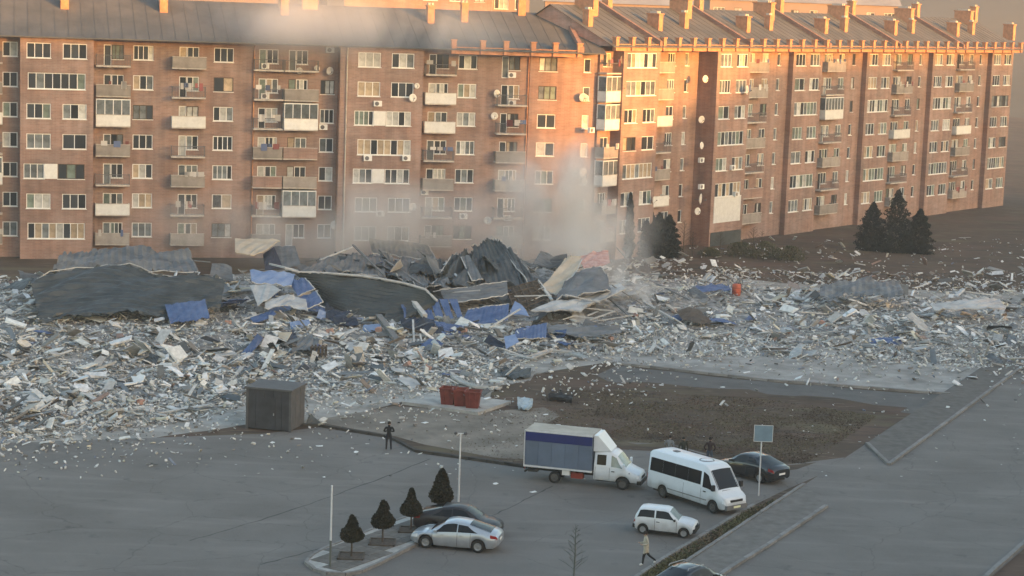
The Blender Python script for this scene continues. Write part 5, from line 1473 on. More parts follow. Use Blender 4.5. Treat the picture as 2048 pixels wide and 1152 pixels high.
def shrub(px, g, wpx, hpx, label, seed, mat='leaf_shrub', n=1200):
    p = gnd(px, g); s = (gnd(px + 50, g) - gnd(px - 50, g)).length / 100
    r = empty('low_shrub', p); tag(r, label, 'shrub', 'low scrubby shrubs')
    def pts(N, q):
        a = q.uniform(0, 2*np.pi, N); z = q.random(N); rr_ = np.sqrt(q.random(N)) * np.sqrt(1.02 - z * z) * (1 + .2 * np.sin(5 * a))
        return np.stack([rr_ * np.cos(a) * wpx * s / 2, rr_ * np.sin(a) * wpx * s / 2, z * hpx * s], -1)
    obj('foliage', leaf_cloud(n, pts, .10, mat, 'foliage', seed, 2.2, .3), r)
    m = MB()
    for k in range(5): m.tube([(0, 0, -.03), (math.cos(k*1.3) * wpx * s * .2, math.sin(k*1.3) * wpx * s * .2, hpx * s * .6)], [.03, .01], 5)
    obj('stems', m.mesh('stems', 'bark'), r)
for i, (x, g, w, h) in enumerate(((1480, 512, 60, 26), (1530, 515, 60, 30), (1420, 512, 40, 16), (1580, 520, 60, 26))):
    shrub(x, g, w, h, 'low brown scrub on the bank by the turned block', 60 + i)

# dry grass tufts, thick on the field and thin on verges
def grass(name, label, N, fn, hgt, cols, seed):
    r = np.random.default_rng(seed); out = []
    while len(out) < N:
        px, py = r.uniform(900, 2150), r.uniform(560, 1200)
        if r.random() < fn(px, py):
            p = gnd(px, py); out.append((p.x, p.y))
    P = np.array(out); a = r.uniform(0, np.pi, N); h = hgt * r.uniform(.4, 1.5, N); w = .03 * r.uniform(.6, 1.6, N) + h * .3
    lean = r.normal(0, 1.3, (N, 2)) * h[:, None]
    c, s = np.cos(a) * w, np.sin(a) * w
    V = np.zeros((N, 3, 3))
    V[:, 0, 0] = P[:, 0] - c; V[:, 0, 1] = P[:, 1] - s; V[:, 1, 0] = P[:, 0] + c; V[:, 1, 1] = P[:, 1] + s
    V[:, 2, :2] = P + lean; V[:, 2, 2] = h
    V[:, :2, 2] = 0.0
    zn = .5 + .5 * np.sin(P[:, 0] * .55 + 2 * np.sin(P[:, 1] * .23)) * np.sin(P[:, 1] * .4 + P[:, 0] * .2); k = np.clip((zn * len(cols) + r.normal(0, .6, N)).astype(int), 0, len(cols) - 1)
    C = np.array(cols)[k] * r.uniform(.7, 1.3, (N, 1))
    tag(obj(name, big_mesh(name, V.reshape(-1, 3), np.arange(3 * N).reshape(-1, 3), 'grass_dry', np.repeat(C, 3, 0))), label, kind='stuff')
def field(px, py):
    top = np.interp(px, [900, 1050, 1150, 1300, 1530, 2150], [830, 800, 778, 785, 798, 890])
    bot = np.interp(px, [900, 1045, 1180, 1230, 1340, 1450, 1620, 2150], [905, 928, 935, 884, 886, 914, 930, 985])
    if not (top < py < bot) or py > 1112 - .66 * (px - 1334): return 0
    return np.interp(px, [900, 1080, 1200, 2150], [.02, .25, 1, 1]) * (.35 + .65 * (math.sin(px * .021 + py * .05) * math.sin(py * .09 - px * .01) > -.2))
grass('dry_grass', 'trampled dry brown grass covering the field behind the vehicles', 26000, field, .05, [(.075, .055, .038), (.095, .072, .046), (.125, .098, .064), (.10, .088, .050), (.11, .072, .052)], 1)
def strip(px, py):
    u = np.interp(px, [1130, 1272, 1325, 1508, 1545], [1250, 1160, 1124, 1014, 998]); v = np.interp(px, [1130, 1200, 1330, 1532, 1600], [1250, 1250, 1152, 1018, 990])
    return 1.0 if u + 4 < py < v - 2 else 0.0
grass('verge_grass', 'rough olive grass on the verge along the pavement', 5000, strip, .13, [(.08, .075, .035), (.10, .09, .045), (.06, .062, .03), (.12, .09, .06)], 2)
def bank(px, py): return 1.0 if px > 1380 and 480 < py < 560 else 0.0

# ------------------------------------------------------------------ vehicles
def wheel_meshes(Rw, wd, rimmat='rim'):
    m = MB(); h = wd / 2
    m.lathe([(Rw * .62, -h), (Rw * .93, -h), (Rw, -h * .7), (Rw, h * .7), (Rw * .93, h), (Rw * .62, h)], 24, 'y')
    ty = m.mesh('tyre', 'tyre')
    m = MB()
    m.lathe([(0, -h * .75), (Rw * .16, -h * .8), (Rw * .18, -h * .55), (Rw * .5, -h * .5), (Rw * .56, -h * .95), (Rw * .635, -h * .95), (Rw * .635, h * .95), (Rw * .5, h * .4), (0, h * .4)], 20, 'y')
    for k in range(5):
        a = 2 * math.pi * k / 5
        m.bar((0, -h * .72, 0), (Rw * .58 * math.cos(a), -h * .82, Rw * .58 * math.sin(a)), Rw * .13, .03, up=(0, 1, 0))
    rm = m.mesh('rim', rimmat)
    m = MB(); m.tube([(0, -h * .5, 0), (0, h * .5, 0)], Rw * .3, 8); hub = m.mesh('wheel', 'plastic_black')
    return hub, ty, rm

class Shell:
    """car body lofted from side profile; x forward, y left, z up"""
    def __init__(s, x0, x1, belt, top, width, roofw, sill, axles, Rw, arch=1.18, n=90, low=None):
        s.xs = np.linspace(x0, x1, n)
        I = lambda tab, x: np.interp(x, [a for a, b in tab], [b for a, b in tab])
        s.belt = lambda x: I(belt, x); s.top = lambda x: np.maximum(I(top, x), I(belt, x) + .02)
        s.w = lambda x: I(width, x); s.wr = lambda x: I(roofw, x)
        def zlow(x):
            z = I(low, x) if low else np.full_like(np.asarray(x, float), sill)
            z = np.asarray(z, float).copy()
            for a in axles:
                q = (Rw * arch) ** 2 - (x - a) ** 2
                z = np.where(q > 0, np.maximum(z, Rw + np.sqrt(np.maximum(q, 0))), z)
            return z
        s.zl = zlow
    def pt(s, x, v):
        """v in 0..6 along the half section (outer)"""
        w, wr, zb, zt, zl = s.w(x), s.wr(x), s.belt(x), s.top(x), s.zl(x)
        zl = np.minimum(zl, zb - .06)
        P = [(w * .93, zl), (w * .99, zl + .12 * (zb - zl)), (w, zl + .55 * (zb - zl)), (w * .965, zb), (wr, zt - .05 - .0 * zt), (wr * .86, zt - .004), (0, zt + .02)]
        i = min(int(v), 5); f = v - i
        return Vector((x, P[i][0] * (1-f) + P[i+1][0] * f, P[i][1] * (1-f) + P[i+1][1] * f))
    def body(s, name, mat):
        m = MB(); n = len(s.xs); V = []
        for x in s.xs:
            half = [s.pt(x, k) for k in range(7)]
            V += half + [Vector((p.x, -p.y, p.z)) for p in reversed(half[:-1])]
        k = 13; F = []
        for i in range(n - 1):
            for j in range(k - 1): F.append((i*k+j, (i+1)*k+j, (i+1)*k+j+1, i*k+j+1))
        m.add(V, F, True)
        m.add([V[j] for j in range(k)], [tuple(range(k))]); m.add([V[(n-1)*k+j] for j in range(k)], [tuple(reversed(range(k)))])
        return m.mesh(name, mat)
    def pane(s, xa, xb, v0, v1, side, off=.008, slant=(0, 0), n=8, rows=3):
        m = MB(); V = []
        for i in range(n + 1):
            for j in range(rows + 1):
                t = j / rows
                x = (xa + slant[0] * t) + ((xb + slant[1] * t) - (xa + slant[0] * t)) * i / n
                p = s.pt(x, v0 + (v1 - v0) * t)
                V.append(Vector((p.x, side * (p.y + off), p.z + off * .3)))
        F = [(i*(rows+1)+j, (i+1)*(rows+1)+j, (i+1)*(rows+1)+j+1, i*(rows+1)+j+1) for i in range(n) for j in range(rows)]
        if side < 0: F = [f[::-1] for f in F]
        m.add(V, F, True); return m
    def screen(s, xa, xb, inset=.92, off=.012, n=8):
        m = MB(); V = []
        for i in range(n + 1):
            x = xa + (xb - xa) * i / n
            for j in range(-4, 5):
                t = j / 4; w = s.wr(x) * inset
                y = w * t; z = s.pt(x, 5 + (1 - min(1, abs(y) / (s.wr(x) * .86)))).z if abs(y) <= s.wr(x) * .86 else s.pt(x, 4 + (s.wr(x) - abs(y)) / (s.wr(x) * .14)).z
                V.append(Vector((x, y, z + off)))
        F = [(i*9+j, (i+1)*9+j, (i+1)*9+j+1, i*9+j+1) for i in range(n) for j in range(8)]
        m.add(V, F, True); return m

def place_vehicle(name, label, cat, front_px, rear_px, wb, track, near):
    """near: +1 when the car's left side faces the camera. pixels: contact of near wheels"""
    F, B = gnd(*front_px), gnd(*rear_px)
    d = (F - B); d.z = 0; d.normalize(); left = Vector((-d.y, d.x, 0))
    c = (F + B) / 2 - left * near * track / 2
    r = empty(name, (c.x, c.y, .014), math.atan2(d.y, d.x)); tag(r, label, cat)
    return r

def add_wheels(r, axles, track, Rw, wd, rimmat='rim', dual=False):
    hub, ty, rm = wheel_meshes(Rw, wd, rimmat)
    for a in axles:
        for s in (-1, 1):
            o = obj('wheel', hub, r, (a, s * (track / 2), Rw), (0, 0, 0 if s < 0 else math.pi))
            obj('tyre', ty, o); obj('rim', rm, o)

def small(r, name, a, b, mat, parent=None):
    m = MB(); m.box(a, b); return obj(name, m.mesh(name, mat), parent or r)

def underbody(r, x0, x1, w, z0, z1): small(r, 'underbody', (x0, -w, z0), (x1, w, z1), 'plastic_black')

def sedan(label, front, rear, near, paint, wb=2.70, cat='car', name='sedan', L=4.55, H=1.45, W=1.78, glass='car_glass'):
    tr, Rw = 1.55, .325
    r = place_vehicle(name, label, cat, front, rear, wb, tr + .2, near)
    a, b = wb / 2, -wb / 2
    xf, xr = a + .86, b - .99
    h = H / 1.45
    belt = [(xr, .80*h), (xr+.1, .92*h), (xr+.45, 1.00*h), (b, .98*h), (-.2, .93*h), (.75, .88*h), (1.0, .86*h), (a+.2, .80*h), (a+.6, .70*h), (xf-.08, .62*h), (xf, .52*h)]
    top = [(xr, .86*h), (xr+.14, 1.00*h), (xr+.34, 1.06*h), (b+.10, 1.25*h), (b+.55, 1.38*h), (b+1.0, 1.44*h), (0, 1.45*h), (.3, 1.40*h), (.55, 1.30*h), (1.18, .91*h), (xf, .5*h)]
    wid = [(xr, .70*W/1.78), (xr+.12, .80*W/1.78), (xr+.5, .87*W/1.78), (-.3, .89*W/1.78), (a, .885*W/1.78), (xf-.35, .82*W/1.78), (xf-.1, .68*W/1.78), (xf, .55*W/1.78)]
    rw = [(xr, .62), (xr+.35, .72), (b+.1, .66), (b+.7, .61), (.1, .60), (.5, .64), (1.15, .76), (a+.3, .76), (xf-.1, .6), (xf, .5)]
    S = Shell(xr, xf, belt, top, wid, rw, .22, [a, b], Rw, low=[(xr, .42), (xr+.25, .26), (-.5, .2), (.5, .2), (xf-.3, .22), (xf, .34)])
    obj('body', S.body('body', paint), r)
    underbody(r, xr + .3, xf - .3, .62, .18, .62)
    for s in (-1, 1):
        obj('side_window', S.pane(-.24, .98, 3.08, 3.90, s, slant=(.0, -.50)).mesh('side_window', glass), r)
        obj('side_window', S.pane(b + .02, -.29, 3.08, 3.86, s, slant=(.55, .0)).mesh('side_window', glass), r)
        o = small(r, 'door_handle', (-.55, s*.885-.015, .80*h), (-.37, s*.885+.015, .83*h), paint)
        small(r, 'door_handle', (.42, s*.885-.015, .77*h), (.6, s*.885+.015, .80*h), paint)
        m = MB(); m.box((.78, s*.93 - .09, .90*h), (.92, s*.93 + .09, 1.02*h)); obj('mirror', m.mesh('mirror', paint), r)
        obj('headlight', S.pane(xf - .42, xf - .08, 2.2, 2.95, s, off=.012).mesh('headlight', 'lamp_glass'), r)
        obj('tail_light', S.pane(xr + .02, xr + .38, 2.45, 2.95, s, off=.012).mesh('tail_light', 'tail_red'), r)
    for s in (-1, 1):
        for x in (-.27, 1.02, b + .40): obj('door_seam', S.pane(x - .009, x + .009, .6, 3.0, s, off=.004, n=1, rows=8).mesh('door_seam', 'plastic_black'), r)
    obj('windscreen', S.screen(.46, 1.12).mesh('windscreen', glass), r)
    obj('rear_window', S.screen(xr + .38, b + .50).mesh('rear_window', glass), r)
    small(r, 'number_plate', (xr - .012, -.26, .60), (xr + .03, .26, .71), 'white_frame')
    add_wheels(r, [a, b], tr, Rw, .2)
    return r

sedan('silver saloon car parked across the end of the island', (852, 1097.5), (953, 1107), 1, 'paint_silver')
sedan('dark brown-black saloon car behind the silver one', (962, 1079), (862, 1070), -1, 'paint_dark', H=1.5)
sedan('black car partly hidden behind the white minibus', (1447, 949), (1519, 968), 1, 'paint_black', H=1.52)
sedan('dark car with roof rails, only its roof in view by the kerb', (1446, 1188), (1372, 1212), -1, 'paint_black', H=1.55, name='estate_car')
rr_car = [o for o in bpy.data.objects if o.name.startswith('estate_car')][0]
for s in (-1, 1):
    m = MB(); m.tube([(-1.0, s * .56, 1.50), (-.95, s * .56, 1.60), (.2, s * .56, 1.60), (.3, s * .56, 1.50)], .022, 6); obj('roof_rail', m.mesh('roof_rail', 'rim'), rr_car)

def hatch():
    wb, tr, Rw = 2.18, 1.2, .26
    r = place_vehicle('hatchback', 'tiny white three-door hatchback beside the minibus', 'car', (1363, 1077), (1288, 1069), wb, tr + .16, -1)
    a, b = wb/2, -wb/2; xf, xr = a + .55, b - .50
    belt = [(xr, .72), (xr+.05, .84), (b, .88), (.6, .86), (.95, .84), (a+.2, .79), (xf-.06, .70), (xf, .60)]
    top = [(xr, .74), (xr+.08, 1.02), (xr+.26, 1.34), (xr+.55, 1.40), (.05, 1.40), (.28, 1.34), (.82, .86), (xf, .6)]
    wid = [(xr, .62), (xr+.1, .69), (-.2, .71), (a, .71), (xf-.1, .68), (xf, .62)]
    rw = [(xr, .58), (xr+.3, .54), (.1, .54), (.8, .64), (xf-.1, .62), (xf, .58)]
    S = Shell(xr, xf, belt, top, wid, rw, .2, [a, b], Rw, low=[(xr, .34), (xr+.2, .22), (xf-.2, .22), (xf, .34)])
    obj('body', S.body('body', 'paint_white'), r); underbody(r, xr+.2, xf-.2, .5, .16, .5)
    for s in (-1, 1):
        obj('side_window', S.pane(-.42, .66, 3.12, 3.9, s, slant=(0, -.42)).mesh('side_window', 'car_glass'), r)
        obj('side_window', S.pane(xr+.18, -.50, 3.12, 3.9, s, slant=(.14, 0)).mesh('side_window', 'car_glass'), r)
        small(r, 'mirror', (.55, s*.76-.06, .86), (.65, s*.76+.06, .96), 'plastic_black')
        small(r, 'door_handle', (-.38, s*.712-.012, .72), (-.2, s*.712+.012, .75), 'plastic_black')
        obj('headlight', S.pane(xf-.09, xf-.005, 1.9, 2.8, s, off=.01).mesh('headlight', 'lamp_glass'), r)
        obj('tail_light', S.pane(xr, xr+.08, 2.2, 2.8, s, off=.01).mesh('tail_light', 'tail_red'), r)
        small(r, 'sill_trim', (b+.34, s*.665-.02, .20), (a-.34, s*.665+.02, .30), 'plastic_black')
    for s in (-1, 1):
        for x in (-.46, .70): obj('door_seam', S.pane(x - .009, x + .009, .5, 3.0, s, off=.004, n=1, rows=8).mesh('door_seam', 'plastic_black'), r)
    obj('windscreen', S.screen(.30, .78).mesh('windscreen', 'screen_glass'), r)
    obj('rear_window', S.screen(xr+.1, xr+.24).mesh('rear_window', 'car_glass'), r)
    small(r, 'front_bumper', (xf-.12, -.66, .30), (xf+.06, .66, .52), 'plastic_black'); small(r, 'grille', (xf-.03, -.36, .54), (xf+.02, .36, .64), 'plastic_black')
    small(r, 'rear_bumper', (xr-.05, -.66, .32), (xr+.1, .66, .52), 'plastic_black')
    add_wheels(r, [a, b], tr, Rw, .15, 'rim')
hatch()

def minibus():
    wb, tr, Rw = 4.0, 1.62, .345
    r = place_vehicle('minibus', 'white minibus with a dark band of side windows and roof hatch', 'minibus', (1420, 1026), (1327, 997), wb, tr + .22, -1)
    a, b = wb/2, -wb/2; xf, xr = a + .95, b - 1.25
    belt = [(xr, 1.25), (a-.5, 1.25), (a+.1, 1.22), (a+.45, 1.12), (a+.8, .98), (xf-.06, .86), (xf, .70)]
    top = [(xr, 2.40), (xr+.1, 2.52), (xr+.4, 2.56), (a-1.0, 2.56), (a-.75, 2.52), (a-.45, 2.36), (a+.38, 1.24), (xf-.1, .9), (xf, .72)]
    wid = [(xr, .92), (xr+.15, .97), (a, .965), (a+.5, .93), (xf-.12, .84), (xf, .74)]
    rw = [(xr, .78), (xr+.3, .82), (a-.9, .82), (a-.4, .84), (a+.4, .86), (xf-.1, .80), (xf, .7)]
    S = Shell(xr, xf, belt, top, wid, rw, .32, [a, b], Rw, arch=1.2, low=[(xr, .42), (xf-.3, .32), (xf, .36)])
    obj('body', S.body('body', 'paint_white'), r); underbody(r, xr+.3, xf-.3, .7, .24, .7)
    for s in (-1, 1):
        x0, x1 = xr + .18, a - .98; n = 4
        for i in range(n):
            obj('side_window', S.pane(x0 + (x1-x0)*i/n + .002, x0 + (x1-x0)*(i+1)/n - .002, 3.12, 3.72, s).mesh('side_window', 'car_glass'), r)
        obj('side_window', S.pane(a - .82, a + .12, 3.05, 3.74, s, slant=(.0, -.52)).mesh('side_window', 'car_glass'), r)
        m = MB(); m.box((a + .08, s*1.08 - .10, 1.30), (a + .22, s*1.08 + .10, 1.62)); obj('mirror', m.mesh('mirror', 'plastic_black'), r)
        obj('headlight', S.pane(xf - .26, xf - .05, 1.9, 2.6, s, off=.012).mesh('headlight', 'lamp_glass'), r)
        small(r, 'door_handle', (a - .72, s*.972-.015, 1.08), (a - .52, s*.972+.015, 1.13), 'plastic_black')
        small(r, 'tail_light', (xr - .012, s*.84-.08, .75), (xr + .02, s*.84+.08, 1.2), 'tail_red')
        small(r, 'side_strip', (b + .45, s*.965-.02, .62), (a - .45, s*.965+.015, .68), 'beam_grey')
    for s in (-1, 1):
        for x in (a - .92, a - .5 if s > 0 else a - 2.3): obj('door_seam', S.pane(x - .009, x + .009, .5, 3.0, s, off=.004, n=1, rows=8).mesh('door_seam', 'plastic_black'), r)
    obj('windscreen', S.screen(a - .40, a + .30).mesh('windscreen', 'car_glass'), r)
    m = S.screen(a + .52, a + .56); 
    small(r, 'wiper', (a + .33, -.55, 1.275), (a + .36, .05, 1.30), 'plastic_black')
    small(r, 'grille', (xf - .10, -.46, .74), (xf + .012, .46, .86), 'plastic_black')
    small(r, 'front_bumper', (xf - .25, -.80, .34), (xf + .05, .80, .58), 'beam_grey'); small(r, 'number_plate', (xf + .05, -.26, .42), (xf + .065, .26, .53), 'plate')
    m = MB(); m.lathe([(0, .05), (.30, .05), (.36, 0)], 18, c=(.5, 0, 2.575)); o = obj('roof_hatch', m.mesh('roof_hatch', 'paint_white'), r)
    m = MB(); m.lathe([(.36, .0), (.40, .035), (.44, 0)], 18, c=(.5, 0, 2.575)); obj('hatch_seal', m.mesh('hatch_seal', 'beam_grey'), o)
    small(r, 'roof_vent', (-2.1, -.14, 2.57), (-1.75, .14, 2.62), 'beam_grey')
    obj('rear_window', boxmesh('rear_window', (xr - .01, -.66, 1.4), (xr + .02, .66, 2.15), 'car_glass'), r)
    add_wheels(r, [a, b], tr, Rw, .21, 'rim_dirty')
minibus()

def truck():
    wb, tr, Rw = 4.0, 1.60, .35
    r = place_vehicle('box_truck', 'white-cabbed light truck with a grey-blue and navy cargo box', 'truck', (1245, 981), (1107, 967), wb, tr + .22, -1)
    a, b = wb/2, -wb/2; xf = a + 1.02; xc = a - 1.70
    belt = [(xc, 1.22), (a-.3, 1.22), (a+.1, 1.18), (a+.5, 1.06), (xf-.08, .92), (xf, .78)]
    top = [(xc, 2.06), (xc+.05, 2.14), (a-.95, 2.16), (a-.62, 2.08), (a-.40, 1.95), (a+.20, 1.24), (xf-.1, .95), (xf, .8)]
    wid = [(xc, .92), (a-.3, .93), (a+.3, .92), (xf-.15, .82), (xf, .70)]
    rw = [(xc, .76), (a-.9, .76), (a-.4, .78), (a+.2, .84), (xf-.1, .76), (xf, .66)]
    S = Shell(xc, xf, belt, top, wid, rw, .44, [a], Rw, arch=1.25, low=[(xc, .46), (xf-.3, .44), (xf, .46)])
    obj('cab', S.body('cab', 'paint_white'), r); underbody(r, xc + .1, xf - .3, .62, .34, .8)
    for s in (-1, 1):
        obj('side_window', S.pane(a - .70, a + .02, 3.08, 3.85, s, slant=(0, -.42)).mesh('side_window', 'screen_glass' if s < 0 else 'car_glass'), r)
        obj('side_window', S.pane(xc + .16, xc + .70, 3.14, 3.80, s).mesh('side_window', 'car_glass'), r)
        m = MB(); m.box((a + .0, s*1.05 - .09, 1.22), (a + .12, s*1.05 + .09, 1.52)); obj('mirror', m.mesh('mirror', 'paint_white'), r)
        obj('headlight', S.pane(xf - .22, xf - .04, 1.9, 2.7, s, off=.012).mesh('headlight', 'lamp_glass'), r)
        small(r, 'door_handle', (a - .66, s*.935-.015, 1.0), (a - .48, s*.935+.015, 1.05), 'plastic_black')
    for s in (-1, 1):
        for x in (a - .78, xc + .08): obj('door_seam', S.pane(x - .009, x + .009, .5, 3.0, s, off=.004, n=1, rows=8).mesh('door_seam', 'plastic_black'), r)
    obj('windscreen', S.screen(a - .36, a + .15).mesh('windscreen', 'screen_glass'), r)
    small(r, 'front_bumper', (xf - .2, -.82, .36), (xf + .06, .82, .58), 'plastic_black'); small(r, 'grille', (xf - .06, -.44, .66), (xf + .012, .44, .82), 'plastic_black')
    # cargo box
    x0, x1, w, zf, zt = b - 1.78, xc - .10, 1.06, .92, 3.0
    bx = small(r, 'cargo_box', (x0, -w + .02, zf), (x1, w - .02, zt - .02), 'truck_panel')
    n = 5
    for s in (-1, 1):
        for i in range(n):
            xa, xb = x0 + (x1-x0)*i/n, x0 + (x1-x0)*(i+1)/n
            y = s * w
            small(r, 'side_panel', (xa + .012, min(y, y - s*.03), zf + .06), (xb - .012, max(y, y - s*.03), zt - .60), 'truck_panel', bx)
        y = s * (w + .004)
        small(r, 'navy_band', (x0 + .01, min(y, y - s*.03), zt - .585), (x1 - .01, max(y, y - s*.03), zt - .07), 'truck_navy', bx)
        small(r, 'top_rail', (x0 - .03, s*(w-.01)-.04, zt - .06), (x1 + .03, s*(w-.01)+.04, zt + .02), 'pole_white', bx)
        small(r, 'bottom_rail', (x0 - .03, s*(w-.01)-.03, zf - .05), (x1 + .03, s*(w-.01)+.03, zf + .05), 'pole_white', bx)
    small(r, 'box_roof', (x0, -w + .05, zt - .02), (x1, w - .05, zt + .035), 'truck_roof', bx)
    small(r, 'end_rail', (x0 - .05, -w - .03, zf - .05), (x0 - .005, -w + .08, zt + .02), 'pole_white', bx); small(r, 'end_rail', (x0 - .05, w - .08, zf - .05), (x0 - .005, w + .03, zt + .02), 'pole_white', bx)
    small(r, 'rear_door', (x0 - .03, -w + .1, zf), (x0, -.01, zt - .1), 'truck_panel', bx); small(r, 'rear_door', (x0 - .03, .01, zf), (x0, w - .1, zt - .1), 'truck_panel', bx)
    # fairing on the cab roof
    m = MB(); fx0, fx1 = xc - .06, xc + .95
    m.add([(fx0, -.88, 2.10), (fx1, -.74, 2.16), (fx0 + .22, -.86, zt + .02), (fx0, -.88, zt + .02), (fx0, .88, 2.10), (fx1, .74, 2.16), (fx0 + .22, .86, zt + .02), (fx0, .88, zt + .02)],
          [(0, 1, 2, 3), (4, 7, 6, 5), (1, 5, 6, 2), (2, 6, 7, 3), (0, 3, 7, 4), (0, 4, 5, 1)]); obj('roof_fairing', m.mesh('roof_fairing', 'paint_white'), r)
    m = MB()
    for s in (-1, 1): m.box((x0 + .1, s*.4-.05, .58), (xc + .4, s*.4+.05, .76))
    for x in np.arange(x0 + .3, x1, .7): m.box((x, -.9, .76), (x + .08, .9, .88))
    obj('chassis', m.mesh('chassis', 'plastic_black'), r)
    small(r, 'fuel_tank', (b + .95, -.86, .40), (b + 1.65, -.40, .74), 'rust_red'); small(r, 'tool_box', (b + .46, -1.0, .56), (b + .90, -.62, .84), 'white_panel')
    small(r, 'spare_wheel_carrier', (x0 + .2, -.95, .56), (x0 + .75, -.5, .74), 'plastic_black')
    small(r, 'rear_bumper', (x0 - .02, -.95, .52), (x0 + .08, .95, .62), 'plastic_black')
    for s in (-1, 1): small(r, 'tail_light', (x0 - .045, s*.8-.1, .66), (x0 - .02, s*.8+.1, .8), 'tail_red')
    small(r, 'door_sign', (a + .35, -.95, .98), (a + .42, -.925, 1.03), 'sheet_blue')
    add_wheels(r, [a, b], tr, Rw, .22, 'rim_dirty')
truck()

# ------------------------------------------------------------------ people
def person(label, loc, rz, J, mats, scale=1.0, group=None):
    """J: dict joint->(x,y,z) facing +x... built with a skin modifier, materials by nearest limb"""
    segs = [('pelvis', 'chest', 'top'), ('chest', 'neck', 'top'), ('neck', 'head', 'skin'), ('head', 'crown', 'hair')]
    for s in 'LR':
        segs += [('chest', 'sh' + s, 'top'), ('sh' + s, 'el' + s, 'top'), ('el' + s, 'wr' + s, 'top'), ('wr' + s, 'ha' + s, 'skin'),
                 ('pelvis', 'hip' + s, 'leg'), ('hip' + s, 'kn' + s, 'leg'), ('kn' + s, 'an' + s, 'leg'), ('an' + s, 'to' + s, 'shoe')]
    rad = dict(pelvis=(.15, .12), chest=(.17, .125), neck=(.062, .062), head=(.088, .10), crown=(.082, .092))
    for s in 'LR':
        rad.update({'sh'+s: (.075, .075), 'el'+s: (.055, .055), 'wr'+s: (.042, .042), 'ha'+s: (.036, .03), 'hip'+s: (.10, .10), 'kn'+s: (.068, .068), 'an'+s: (.05, .05), 'to'+s: (.045, .035)})
    if 'coat' in mats:
        rad['pelvis'] = (.19, .16); rad['hipL'] = rad['hipR'] = (.13, .13); rad['chest'] = (.18, .15)
    bm = bmesh.new(); lay = bm.verts.layers.skin.verify()
    vv = {}
    for k, p in J.items():
        vv[k] = bm.verts.new(p); vv[k][lay].radius = rad[k]
    for a, b, _ in segs: bm.edges.new((vv[a], vv[b]))
    vv['pelvis'][lay].use_root = True
    info = [(Vector(J[a]), Vector(J[b]), t) for a, b, t in segs]
    for s in 'LR':   # fingers, short chains rooted in the palm
        h, w = Vector(J['ha' + s]), Vector(J['wr' + s]); d = (h - w).normalized(); side = d.cross(Vector((0, 0, 1)))
        if side.length < .1: side = Vector((1, 0, 0))
        side.normalize(); curl = d.cross(side)
        for i in range(5):
            if i < 4: b0 = h - d * .01 + side * (i - 1.5) * .019; e1 = b0 + d * (.05, .056, .052, .04)[i]; e2 = e1 + (d * .5 + curl * .7) * .03
            else: b0 = w + d * .03 + side * .02; e1 = b0 + (d * .5 + side * .8) * .045; e2 = e1 + d * .03
            q = [bm.verts.new(x) for x in (b0, e1, e2)]
            for z in q: z[lay].radius = (.009, .009)
            q[0][lay].use_root = True
            bm.edges.new((q[0], q[1])); bm.edges.new((q[1], q[2])); info += [(b0, e2, 'skin')]
    me = bpy.data.meshes.new('person_skeleton'); bm.to_mesh(me); bm.free()
    tmp = bpy.data.objects.new('person_skeleton', me); COL.objects.link(tmp)
    tmp.modifiers.new('skin', 'SKIN').use_smooth_shade = True
    sub = tmp.modifiers.new('sub', 'SUBSURF'); sub.levels = 1; sub.render_levels = 1
    dg = bpy.context.evaluated_depsgraph_get()
    body = bpy.data.meshes.new_from_object(tmp.evaluated_get(dg))
    bpy.data.objects.remove(tmp)
    order = ['top', 'leg', 'skin', 'hair', 'shoe']
    body.materials.clear()
    for k in order: body.materials.append(M[mats[k]])
    for f in body.polygons:
        c = f.center; best = (9, 0)
        for a, b, t in info:
            ab = b - a; q = max(0, min(1, (c - a).dot(ab) / max(ab.length_squared, 1e-6)))
            dd = (c - (a + ab * q)).length - (.03 if t in ('skin', 'hair') else .06)
            if dd < best[0]: best = (dd, t)
        t = best[1]
        if 'coat' in mats and t == 'leg' and c.z > J['pelvis'][2] - .30: t = 'top'
        if t == 'skin' and c.z > J['head'][2] + .02 and c.x < J['head'][0] + .035: t = 'hair'
        f.material_index = order.index(t); f.use_smooth = True
    body.name = 'person'
    o = obj('person', body, None, loc, (0, 0, rz)); o.scale = (scale,) * 3
    tag(o, label, 'person', group)
    # face details and hair cap as child pieces
    H = Vector(J['head'])
    m = MB(); m.lathe([(0, .115), (.06, .105), (.095, .06), (.104, 0), (.10, -.05)], 14, c=(H.x - .018, H.y, H.z + .045)); obj('hair', m.mesh('hair', mats['hair']), o)
    m = MB(); m.lathe([(0, .018), (.016, 0), (0, -.02)], 8, c=(H.x + .10, H.y, H.z - .01)); obj('nose', m.mesh('nose', mats['skin']), o)
    for s in (-1, 1):
        m = MB(); m.lathe([(0, .012), (.013, 0), (0, -.012)], 8, c=(H.x + .083, H.y + s * .035, H.z + .02)); obj('eye', m.mesh('eye', 'plastic_black'), o)
        m = MB(); m.lathe([(0, .03), (.018, .01), (.015, -.02), (0, -.03)], 8, c=(H.x - .01, H.y + s * .10, H.z)); obj('ear', m.mesh('ear', mats['skin']), o)
    m = MB(); m.box((H.x + .085, H.y - .025, H.z - .058), (H.x + .094, H.y + .025, H.z - .048)); obj('mouth', m.mesh('mouth', 'cloth_brown'), o)
    return o

